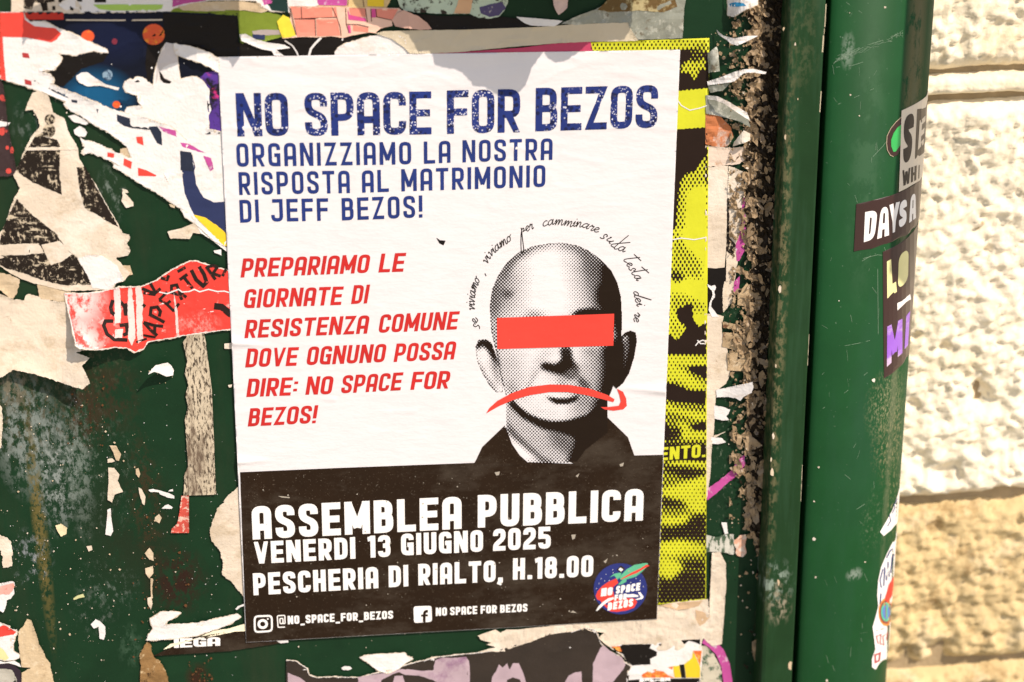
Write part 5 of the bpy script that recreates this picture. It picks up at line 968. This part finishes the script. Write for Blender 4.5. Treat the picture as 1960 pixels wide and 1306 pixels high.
scrap('paper_shred','white branching shred lying over the worn black rectangle','paper scrap',H_((372,340),(395,352),(420,345),(428,360),(415,385),(420,420),(400,445),(395,480),(425,520),(445,545),(400,545),(380,500),(385,460),(405,410),(400,380),(375,355)),P_torn,.75,.7)
scrap('paper_strip','cream vertical strip right of the yellow poster, lower','paper scrap',H_((355,525,0),(420,525),(475,540),(462,600),(462,640),(498,700),(500,850),(520,895),(490,960),(440,1000),(425,1050),(422,1110),(410,1306))+I_((405,15),(335,40),(330,80),(322,230),(303,370),(296,370,0),(296,0,0)),P_cream,.50,1)
scrap('paper_scrap','white torn thumb pointing right below the pale flap','paper scrap',H_((415,1100),(470,1108),(515,1125),(505,1150),(490,1165),(508,1190),(460,1192),(415,1180)),P_torn,.6,1)
scrap('paper_scrap','small white wedge under the thumb-shaped tear','paper scrap',I_((325,45),(380,50),(402,72),(360,82),(325,80)),P_torn,.6,.6)
fl = scrap('curled_paper','pale stiff flap sticking out right of the lower cream strip','paper scrap',H_((428,1000),(500,985),(600,965),(655,950),(660,985),(650,1020),(600,1045),(580,1070),(545,1050),(470,1045),(428,1048)),P_torn,.9,1.2,lift=lambda P: 0.007*np.clip((P[:,0]-1385)/60,0,1)**1.3,grid=5)
brn = mat('brown_mould_paper',(0.40,0.29,0.17),.85,.2,bump=(350,.8),vary=.2,wear=[((0.13,0.06,0.03),110,.55,.08,1,1),((0.6,0.5,0.36),90,.58,.1,1,1)])
for lb,pts in (('brown mouldy paper patch above the pale flap',H_((470,640),(560,650),(600,700),(560,760),(500,740),(465,730))),('square brown paper piece right of the lower cream strip',H_((498,770),(560,760),(600,780),(640,840),(650,880),(580,885),(498,880))),('brown crumpled piece at the crusty edge beside the worn black rectangle',H_((560,400),(620,330),(660,380),(655,430),(600,480),(560,470))),
   ('brown fold above the mouldy patch',H_((465,575),(560,590),(600,620),(560,630),(470,612)))):
    scrap('paper_scrap',lb,'paper scrap',pts,brn,.7,1.5,lift=lambda P: 0.0015*np.abs(np.array([noise.noise((x*.06,y*.06,2)) for x,y in P])),grid=5)
op = scrap('paper_scrap','rusty orange and grey crumpled paper right of the yellow poster','paper scrap',G_((360,505,0),(430,510),(520,600),(535,660),(500,720),(430,725),(360,705,0)),I_cop,.6,1.4,lift=lambda P: 0.002*np.abs(np.array([noise.noise((x*.05,y*.05,3)) for x,y in P])),grid=5)
scrap('plastic_film','grey shiny film curl above the rusty orange paper','film',G_((362,400,0),(420,402),(520,450),(620,510),(640,600),(560,560),(480,540),(420,525),(362,515,0)),I_plas,.8,1,lift=lambda P: 0.004*np.clip((P[:,0]-1355)/80,0,1),grid=5)
def curl(label, pts, H, m=None, w_=1.0, k='curled_paper'):
    """a torn edge standing off the board: both sides of the sheet rise towards the middle of its length"""
    xs_ = [p[0] for p in pts]; x0,x1 = min(xs_),max(xs_)
    return scrap(k,label,'paper scrap',pts,m or P_torn,.9,.7,group='torn curls along the crusty edge',lift=lambda P: H*np.sin(np.clip((P[:,0]-x0)/(x1-x0),0,1)*math.pi*.75)**1.0+0.0012*np.abs(np.array([noise.noise((x*.09,y*.09,5)) for x,y in P])),grid=4)
curl('arched white curl of torn paper, upper of the two long curls near the crusty edge',G_((370,315),(450,290),(540,255),(600,238),(660,235),(742,255),(735,268),(660,258),(600,262),(540,315),(440,330),(375,340)),.009)
curl('long white curl sloping down towards the crusty edge, beside the yellow band',G_((372,402),(440,408),(520,450),(620,508),(640,560),(560,510),(480,455),(420,430),(375,425)),.009)
curl('jagged white curl above the arched one near the top right',G_((430,-10),(470,28),(540,45),(620,30),(690,28),(640,55),(560,90),(520,80),(500,60),(440,20)),.010)
bc = curl('white curl with blue smudge at the top edge by the crusty strip',S_((55,-90,0),(330,-90,0),(330,40),(230,80),(110,152),(58,140),(62,60)),.010)
pr(bc,'blue_smudge',[rough_poly(S_((75,35),(130,20),(200,30),(225,52),(150,62),(85,60)),.6,2)],mat('blue_smudge_print',C(40,150,200),wear=[(C(160,80,110),160,.66,.05,1,1)]),.06,grid=5)
curl('small crumpled beige curl between the two long curls',G_((540,690),(600,620),(640,640),(640,680),(600,700),(530,720)),.006,P_cream)
curl('brown-grey torn corner touching the yellow poster corner',G_((372,140),(430,95),(440,130),(450,250),(380,260)),.004,I_plas)
curl('tan crumple below the arched curl',G_((375,345),(440,335),(520,320),(470,370),(390,385)),.005,I_plas)
scrap('glued_paper','pale pinkish paper remains between the rusty paper and the cream strip','paper scrap',G_((360,715,0),(440,722),(520,730),(620,720),(640,760),(620,800),(560,830),(505,838),(420,845),(360,850,0)),mat('pinkish_cream_paper',(0.62,0.50,0.40),.85,.2,bump=(400,.6),wear=[((0.42,0.24,0.14),60,.6,.1,1,1)]),.56,2)
scrap('tape_strip','magenta tape remnant running diagonally into the crusty edge, lower right','tape',I_((303,312),(360,275),(420,225),(480,150),(500,130),(500,180),(480,225),(400,290),(340,345),(303,374)),I_mag,.3,1.5)
scrap('paper_scrap','salmon and white scrap near the frame edge, lower right','paper scrap',I_((430,585),(455,570),(470,552),(498,545),(508,560),(500,600),(508,640),(490,662),(460,655),(450,640),(455,620)),mat('salmon_white_paper',C(235,180,150),wear=[(C(245,232,215),60,.5,.1,1,1)]),.4,1.4)
scrap('paper_scrap','thin upright white sliver above the salmon scrap','paper scrap',I_((378,485),(405,485),(415,560),(400,555)),P_torn,.4,.7)
scrap('glued_paper','whitish glue-streaked paper below the magenta tape remnant','paper scrap',I_((300,548,0),(350,560),(400,545),(440,545),(445,600),(440,650),(400,640),(340,635),(300,642,0)),mat('streaked_paper',(0.50,0.49,0.42),.85,.2,bump=(400,.6),vary=.1,wear=[((0.05,0.09,0.05),140,.50,.06,2,.6)]),.3,2)
ring = stroke(I_((290,1085),(330,1110),(370,1150),(400,1220),(412,1306),(410,1400)),46/2.687)
scrap('glued_paper','green and cream flaking residue inside the pink arc, bottom right','paper scrap',I_((275,1120),(300,1120),(340,1160),(375,1230),(385,1400,0),(268,1400,0)),mat('streaked_paper2' if False else 'mossy_streaked_paper',(0.46,0.42,0.32),.85,.2,bump=(400,.6),vary=.1,wear=[((0.04,0.09,0.05),130,.52,.06,1,1)]),.35,2)
rg = sheet('painted_ring',I_mag,[q for q in ring],.62,None,None); tag(rg,'faded pink painted arc on paper residue in the bottom right','painted mark')

# ---------------------------------------------------------------- crust of old paint and glue along the frame
crust = empty('flaking_crust',at([(1450,1306)])[0].tolist()); tag(crust,'crust of peeling tan and brown paint flakes running down beside the green frame','paint crust')
tc = Tone(1396,-40,1500,1330,1.6)
yy = tc.gy; xl = np.interp(yy,[-40,60,250,420,520,650,760,860,1000,1080,1330],[1440,1438,1432,1425,1440,1420,1432,1432,1432,1452,1462]); xr = np.interp(yy,[-40,653,1330],[1502,1478,1452])
nn = nz(tc.P,0.045,2,4).reshape(tc.A.shape); n2 = nz(tc.P,0.13,9,3).reshape(tc.A.shape)
dens = np.interp(yy,[-40,120,200,420,520,700,900,980,1060,1330],[.42,.30,.34,.46,.22,.34,.32,.30,-.20,-.45])
edg = np.clip((tc.gx-xl)/9,-1,1)*.5
inn = np.clip((xr+2-tc.gx)/3,-1,.6)
def crust_relief(P):
    a = np.array([(max(0,1-3.2*abs(noise.noise((x*.055+.3*noise.noise((x*.05,y*.05,2)),y*.036,1.5))))**1.5)*.8+(max(0,1-3*abs(noise.noise((x*.12,y*.085,6.5))))**2)*.7+.25*noise.noise((x*.2,y*.17,8.5)) for x,y in np.asarray(P)])
    return 0.0024*a
field('crust_layer', np.minimum(nn*.9+n2*.5+dens+edg+.02, inn), tc, 0.6, flake_a, crust, crust_relief, run=1)
dk_ = np.clip((tc.gx-(xl+xr)/2)/22,-1,1)*.32  # dark layer favours the frame side, where the frame's shade is painted in
field('crust_layer', np.minimum(nz(tc.P,0.045,21,4).reshape(tc.A.shape)+n2*.35+edg*.6-.17+dk_+dens*.2, inn), tc, 0.72, flake_shade, crust, crust_relief, run=1)
rnd = random.Random(21)
def flakes(name, n_, m, ytab, dtab, szl, szh, hmax, seed, xa=0, xb=0):
    r = random.Random(seed); V = []; F = []
    c = 0
    while c < n_:
        y = r.uniform(-20,1320)
        if r.random() > np.interp(y,ytab,dtab): continue
        a = np.interp(y,[-40,60,250,420,520,650,760,860,1000,1080,1330],[1436,1434,1424,1415,1430,1415,1428,1425,1425,1448,1456])+xa; b = np.interp(y,[-40,653,1330],[1504,1480,1454])+xb
        x = a+(b-a)*r.random(); c += 1
        s = r.uniform(szl,szh)*(1 if r.random()<.85 else 1.5); an = r.gauss(1.57,.6); k = r.randint(6,9); el = r.uniform(.22,.7)
        pts = []
        for i in range(k):
            t = 6.283*i/k; rr = s*r.uniform(.55,1.15); px_,py_ = rr*math.cos(t),rr*math.sin(t)*el
            pts.append((x+px_*math.cos(an)-py_*math.sin(an), y+px_*math.sin(an)+py_*math.cos(an)))
        ta = r.uniform(0,6.28); H = r.uniform(.0003,hmax); base = r.uniform(.0018,.0030)
        d = [base+H*max(0,((p[0]-x)*math.cos(ta)+(p[1]-y)*math.sin(ta))/s+.5) for p in pts]
        W = at(pts,np.array(d)); cc = at([(x,y)],base+H*r.uniform(-.1,.5))[0]
        i0 = len(V); V += [tuple(v) for v in W]+[tuple(cc)]; 
        V += [tuple(v+np.array([0,.0004,0])) for v in W]
        for i in range(k):
            j = (i+1)%k; F.append((i0+i,i0+k,i0+j)) ; F.append((i0+i,i0+j,i0+k+1+j,i0+k+1+i))
    o = mesh_obj(name,V,F,m,crust); o['kind'] = 'stuff'
yt = [-20,150,260,420,520,760,900,1000,1050,1320]
flakes('flakes',150,flake_a,yt,[.8,.7,.8,1,.7,.8,.9,.45,.1,.04],3.5,11,.0036,3)
flakes('flakes',80,flake_b,yt,[.8,.7,.9,1,.9,1,.7,.4,.15,.08],4,11,.0030,4,8,0)
flakes('flakes',30,flake_shade,yt,[.9,.8,.8,1,1,1,.5,.4,.2,.1],2,7,.0016,5,4,2)
flakes('flakes',45,P_cream,yt,[1,1,1,1,.6,.7,.8,.5,.1,.05],1.2,3.2,.0026,6,-6,-30)
# larger curled flakes at the lower end of the crust
for i,p in enumerate([((500,20),(560,60),(590,90),(550,110),(510,90)),((560,190),(610,140),(612,220),(580,225)),((510,290),(560,285),(545,330),(520,370),(508,340)),((530,140),(560,150),(550,215),(530,200)),((570,230),(612,240),(600,320),(560,290)),((515,370),(540,380),(530,400)),((520,420),(548,405),(552,440),(535,455)),((535,1100),(575,1075),(582,1130),(578,1220),(555,1215),(540,1170)),((500,60),(535,75),(520,120),(500,110)),((460,30),(485,35),(478,90),(455,80))]):
    sheet('large_flake',flake_a,[rough_poly(I_(*p),1,i)],1.2,lambda P: 0.0015+0.0012*np.array([noise.noise((x*.1,y*.1,i)) for x,y in P]),crust,5)
# flakes and chips stuck on the frame's front
for k,(x,y,r_) in enumerate([(1493,553,5.5),(1500,55,3),(1503,262,4),(1480,835,4),(1478,905,6),(1476,880,3),(1485,700,2.5),(1512,1275,7),(1490,1115,4),(1522,85,2.5),(1527,190,2)]):
    pts = [(x+r_*(.5+.5*rnd.random())*math.cos(a)*.75,y+r_*(.7+.6*rnd.random())*math.sin(a)*1.4) for a in np.linspace(0,5.6,7)]
    sheet('paint_chip',P_beige if k%3 else P_cream,[pts],RD*1000+.25,None,crust,20,thick=.0003)
# paper crumbs on the green panel
def crumbs(name, n_, boxes, m, seed, smin=.5, smax=2.2):
    r = random.Random(seed); polys = []
    for _ in range(n_):
        x0,y0,x1,y1 = r.choice(boxes); x,y = r.uniform(x0,x1),r.uniform(y0,y1); s = smin+(smax-smin)*r.random()**3
        polys.append([(x+s*r.uniform(.5,1.2)*math.cos(a),y+s*r.uniform(.5,1.2)*math.sin(a)) for a in (0,1.1,2.2,3.3,4.4,5.4)])
    V = []; F = []
    for p in polys:
        W = at(p,.0004); i0 = len(V); V += [tuple(v) for v in W]; F.append(tuple(range(i0,i0+len(p)))[::-1])
    o = mesh_obj(name,V,F,m,cab); o['kind'] = 'stuff'
crumbs('paper_crumbs',420,[(0,740,200,1300),(0,740,200,1300),(0,740,200,1300),(150,800,300,1300),(270,950,460,1260),(480,1190,1000,1260),(1360,60,1450,320),(1350,800,1440,1306),(60,150,130,320)],P_cream,3,.3,1.9)
crumbs('paper_crumbs',150,[(0,760,180,1250),(200,700,330,1250),(1350,300,1450,1306)],P_beige,8,.5,2.4)
crumbs('paper_crumbs',160,[(0,740,460,1306)],P_torn,12,.3,1.2)
crumbs('rust_spots',120,[(270,1050,370,1180),(360,1260,410,1306),(130,720,200,860),(255,950,300,1306)],mat('rust_brown',(0.12,0.05,0.02),.9,.1),17,1,3.5)
crumbs('paper_crumbs',90,[(1365,60,1440,250)],flake_a,31,1.5,5)
scrap('rust_patch','orange-brown rust crust rising from the bottom edge, left of the figure poster','rust',D((1010,1400,0),(1015,1200),(1010,1110),(1040,1040),(1060,1015),(1085,1020),(1090,1060),(1110,1120),(1150,1150),(1185,1200),(1220,1300),(1220,1400,0)),mat('rust_crust',(0.22,0.125,0.05),.95,.1,bump=(260,1.0),vary=.3,wear=[((0.50,0.38,0.22),110,.55,.08,1,1),((0.03,0.015,0.008),90,.58,.06,1,1)]),.3,3)
scrap('rust_patch','thin upright rust and paper streak above the bottom rust crust','rust',D((1088,555),(1105,560),(1100,640),(1104,700),(1092,700),(1088,640)),P_beige,.2,1)

# ---------------------------------------------------------------- stickers on the corner post
def stick(name, m, polys, h, parent=None, grid=8): return sheet(name, m, polys, h, None, parent, grid, mapper=on_post, skirt=False, smooth=False)
Y_ = lambda *p: T('Y',list(p)); J_ = lambda *p: T('J',list(p)); K_ = lambda *p: T('K',list(p)); L_ = lambda *p: T('L',list(p))
def wordp(txt, a, b, ha, hb, t, m, name, parent, h, conv=lambda p:[p], sl=-.06):
    A1 = conv((a[0],a[1])); B1 = conv((b[0],b[1])); x0,y0,_ = REG[conv_key[0]]
    return stick(name, m, word(txt, A1[0][0],A1[0][1],B1[0][0],B1[0][1],ha,hb,t=t,slant=sl,lean=False), h, parent)
S_blk = mat('sticker_dark_vinyl', C(62,36,33), 0.3, 0.5, bump=(200,.05), vary=.05); S_pap = mat('sticker_white_vinyl', C(238,226,205), 0.35, 0.45, bump=(200,.05), vary=.03, wear=[((0.45,0.40,0.30),60,.62,.1,2,.4)])
S_pale = mat('sticker_white_ink', (0.78,0.76,0.73), .35,.45,bump=None)
def glyph_fit(txt, quad, t=.2, sl=0):
    """stretch lettering into a quad: bottom left, bottom right, top right, top left"""
    G = [glyph(c,t) for c in txt]; tw = sum(g_[0] for g_ in G)+.07*(len(G)-1); out = []; u = 0; bl,br,tr,tl = [np.array(p[:2]) for p in quad]
    for gw,Q in G:
        for q in Q:
            o = []
            for x,y in q:
                s = (u+x)/tw; p = (bl+(br-bl)*s)*(1-y)+(tl+(tr-tl)*s)*y; o.append(tuple(p))
            out.append(o)
        u += gw+.07
    return out
grn = stick('round_sticker', S_blk, [Y_((512,262),(470,300),(430,350),(400,410),(396,470),(402,520),(425,560),(450,572),(480,560),(512,500))], .30); tag(grn,'rounded dark sticker with bright green centre on the post, mostly covered','sticker')
stick('green_centre', mat('bright_green_ink',C(40,190,95),.35,.5,bump=None,wear=[(C(10,140,60),40,.5,.05,1,.4)]), [Y_((512,320),(480,345),(450,390),(432,440),(432,490),(450,535),(468,530),(512,470))], .42, grn)
stick('sticker_rim', mat('tan_rim',C(205,190,160),.4,.4,bump=None), stroke(Y_((512,262),(470,300),(430,350),(400,410),(396,470),(402,520),(425,560),(450,572)),1.0), .45, grn)
sew = stick('white_sticker', S_pap, [Y_((513,212),(560,190),(620,160),(680,122),(706,100),(740,70),(720,760),(655,758),(600,790),(550,820),(492,848),(500,650))], .55); tag(sew,'white rectangular sticker with a large black letter block, topmost on the post','sticker')
I_stk = mat('sticker_black_ink', C(42,30,24), .35,.45,bump=None)
stick('sticker_lettering', I_stk, glyph_fit('S',Y_((524,632),(585,600),(618,218),(533,262)),.26), .64, sew)
stick('black_block', I_stk, [Y_((635,202),(735,150),(715,560),(618,590))], .64, sew)
stick('sticker_lettering', S_pap, glyph_fit('E',Y_((640,520),(690,480),(705,255),(655,290)),.2), .70, sew)
stick('sticker_lettering', I_stk, glyph_fit('WH',Y_((520,805),(628,755),(632,640),(520,680)),.2), .64, sew)
stick('sticker_lettering', I_stk, glyph_fit('I',Y_((645,745),(652,740),(655,635),(648,640)),.9), .64, sew)
dys = stick('dark_sticker', S_blk, [Y_((160,942),(290,912),(430,875),(540,830),(625,780),(700,730),(690,1080),(630,1110),(560,1180),(430,1240),(280,1290),(140,1312))], .35); tag(dys,'wide dark maroon sticker with rough white capitals wrapping round the post','sticker')
stick('sticker_lettering', S_pale, glyph_fit('D',Y_((218,1240),(300,1215),(328,985),(228,1005)),.22)+glyph_fit('A',Y_((322,1215),(415,1185),(408,958),(352,972)),.2)+glyph_fit('Y',Y_((435,1172),(470,1155),(500,920),(418,948)),.27)+glyph_fit('S',Y_((490,1135),(550,1095),(556,895),(500,930)),.26)+glyph_fit('A',Y_((572,1090),(625,1050),(622,850),(585,880)),.22), .44, dys)
ls = stick('dark_sticker', S_blk, [K_((445,185),(520,150),(590,100),(650,30),(640,500),(595,770),(560,820),(500,875),(452,905),(448,600))], .28); tag(ls,'tall dark sticker with pale yellow and violet letters, below the maroon one','sticker')
stick('sticker_lettering', mat('pale_yellow_ink',C(250,245,175),.35,.45,bump=None), glyph_fit('L',K_((470,450),(525,412),(508,218),(468,240)),.30)+glyph_fit('O',K_((530,400),(588,350),(592,165),(536,205)),.26), .37, ls)
stick('sticker_bar', S_pale, [K_((527,478),(600,425),(605,455),(528,518))], .37, ls)
stick('sticker_lettering', mat('violet_ink',C(168,105,225),.35,.45,bump=None,wear=[(C(240,215,235),14,.5,.2,1,3)]), glyph_fit('M',K_((468,838),(556,760),(556,565),(470,610)),.2)+glyph_fit('I',K_((568,740),(588,715),(600,520),(578,550)),.8), .37, ls)
wst = stick('white_sticker', S_pale, [L_((405,500),(440,440),(470,385),(500,300),(530,270),(530,420),(495,455),(465,490),(425,522))], .3); tag(wst,'white slanted sticker half hidden round the edge of the post','sticker')
stick('blue_scribble', I_blue, stroke(L_((445,470),(462,440),(455,410)),1.6)+stroke(L_((470,400),(485,370),(480,350)),1.6)+stroke(L_((485,350),(498,320)),1.4), .38, wst)
cst = stick('cartoon_sticker', S_pale, [L_((470,560),(520,525),(540,560),(530,1100),(460,1130),(440,1180),(380,1238),(362,1225),(362,1180),(380,1130),(372,1060),(365,1010),(380,960),(395,900),(390,840),(395,760),(410,690),(440,620))], .3); tag(cst,'die-cut white sticker with blue letters and a rainbow swirl, lowest on the post','sticker')
stick('sticker_lettering', I_blue, stroke(L_((405,890),(410,830)),2.6)+stroke(L_((412,800),(405,760),(420,700)),2.2)+stroke(L_((425,790),(430,690),(440,760),(448,660),(455,740)),2.4)+stroke(L_((440,640),(460,600),(475,590)),2.4)+stroke(L_((462,720),(470,640),(480,620)),2.2), .38, cst)
for nm,mm,rr in (('rainbow_band',mat('orange_ink',C(240,150,60),.4,.4,bump=None),1.0),('rainbow_band',mat('wine_ink',C(150,50,60),.4,.4,bump=None),.85),('rainbow_band',mat('turquoise_ink',C(60,200,160),.4,.4,bump=None),.68),('rainbow_band',mat('sky_blue_ink',C(80,140,210),.4,.4,bump=None),.5)):
    stick(nm,mm,[L_(*[(438+42*rr*math.cos(a),930+75*rr*math.sin(a)) for a in np.linspace(0,5.9,16)])],.36+.06*(1.1-rr)*3,cst)
stick('red_letter', I_bar, [L_((430,860),(455,780),(480,740),(485,800),(470,840),(448,880))], .6, cst)
stick('red_lettering', mat('dull_red_ink',C(190,70,75),.4,.4,bump=None), stroke(L_((385,1030),(420,1020),(450,1010)),1.4)+stroke(L_((395,1100),(385,1060),(410,1050),(405,1100),(425,1105),(420,1060),(445,1040),(440,1080)),2)+stroke(L_((380,1200),(378,1160),(405,1150),(400,1190)),3.4,True), .38, cst)
ew = mat('bare_worn_edge',(0.48,0.42,0.28),.5,.4,bump=None)  # pale edge strips: bare wear, with the edge highlight put into the colour
for a_,b_,w_ in (((1582,8),(1579.5,52),1.6),((1577.5,68),(1575.5,100),2.4),((1572.5,175),(1570,215),1.6),((1578.5,55),(1577.8,66),1.0),((1549,640),(1546,700),.7),((1536,890),(1533,960),.7)):
    sheet('worn_edge_highlight', ew, [rough_poly([(q_[0],q_[1]) for q_ in ((a_[0]-w_,a_[1]),(a_[0],a_[1]),(b_[0],b_[1]),(b_[0]-w_,b_[1]))],.3,4)], RD*1000+.08, None, cab, 20, skirt=False)
# scratches across frame and post
sc_m = mat('pale_scratch',(0.20,0.29,0.20),.5,.4,bump=None)
rnd = random.Random(9); q = []
for (x0,y0,x1,y1,n_,sp_) in ((1592,118,1728,66,26,7),(1592,118,1625,105,14,5),(1700,78,1728,62,16,6)):
    for i in range(n_):
        t = rnd.random(); u_ = min(1,t+rnd.uniform(.05,.25)); a = (x0+(x1-x0)*t,y0+(y1-y0)*t+rnd.uniform(-sp_,sp_)); b = (x0+(x1-x0)*u_,y0+(y1-y0)*u_+rnd.uniform(-sp_,sp_)); q += stroke([a,b],rnd.uniform(.25,.6))
for i in range(60):
    x = rnd.uniform(1570,1715); y = rnd.uniform(0,1300); an = rnd.gauss(1.2,.9); l_ = rnd.uniform(3,22)
    if x > 1590-(y/1306)*60+8 and x < 1722-y*.05: q += stroke([(x,y),(x+l_*math.cos(an)*.6,y+l_*math.sin(an))],rnd.uniform(.15,.45))
for l in (((1600,129),(1630,126),(1652,119)),((1604,200),(1640,185),(1672,170)),((1671,300),(1690,280),(1705,260)),((1575,782),(1620,750),(1658,715)),((1658,715),(1700,690)),((1617,662),(1640,658),(1665,652)),((1620,5),(1650,25)),((1652,495),(1680,488),(1700,490)),((1680,515),(1681,640)),((1640,975),(1655,965)),((1650,500),(1667,490))): q += stroke(list(l),.55)
scr_ = stick('scratches', sc_m, q, .12, cab, None); scr_['kind'] = 'stuff'
ch = []
for x,y,r_ in ((1672,728,4.5),(1558,1032,4),(1558,960,2),(1656,1076,2),(1561,1105,2.6),(1606,576,1.6),(1628,182,2.4),(1694,14,2.6),(1567,895,2.4),(1626,25,1.4),(1583,1303,3),(1645,222,2)):
    ch.append([(x+r_*rnd.uniform(.6,1.1)*math.cos(a),y+r_*rnd.uniform(.6,1.1)*math.sin(a)) for a in (0,1.1,2.2,3.3,4.4,5.4)])
c_ = stick('paint_chips', P_cream, ch, .15, cab, 20); c_['kind'] = 'stuff'

# ---------------------------------------------------------------- unseen flaps added above the view, shaped to cast the shade along the top
def hanging(label, shade, dist, m):
    """an added, unseen flap in front of the board; its outline is the shade it throws carried back up the sun's rays"""
    V, F = cdt([rough_poly(shade,2.2,11)],12)
    P3 = at(V,0.0014); cy_ = V[:,1]; top_ = V[:,1].min(); k = dist*(0.55+0.45*np.clip((cy_-top_)/(V[:,1].max()-top_),0,1))
    W = np.array([p-SUN*(kk/SUN[1]) for p,kk in zip(P3,k)])
    o = mesh_obj('added_shade_flap', W, F, m, None, True); tag(o,label,'paper scrap'); return o
hanging('added unseen flap casting the shade on the top right of the large poster', [(640,-60),(1215,-80),(1208,52),(1195,76),(1128,82),(1098,108),(1080,118),(1062,122),(1048,112),(1040,100),(1028,115),(1015,135),(1005,165),(992,178),(975,186),(955,184),(925,168),(905,166),(893,150),(884,140),(872,134),(850,131),(830,125),(828,110),(822,98),(800,100),(780,62),(740,58),(700,40)], .058, P_cream)
hanging('added unseen flap casting the shade on the top left space poster', [(45,18),(250,-60),(458,-40),(462,100),(452,121),(444,131),(438,118),(420,112),(400,108),(345,120),(322,130),(305,135),(298,110),(262,60),(210,40),(130,44),(115,62),(97,78),(75,74),(52,74),(43,90)], .046, P_cream)

for o in ALL:
    for k in ('_o','_h'):
        if k in o: del o[k]
for o in list(ALL):
    if o.parent is None and 'label' not in o and 'kind' not in o: o['kind'] = 'structure'
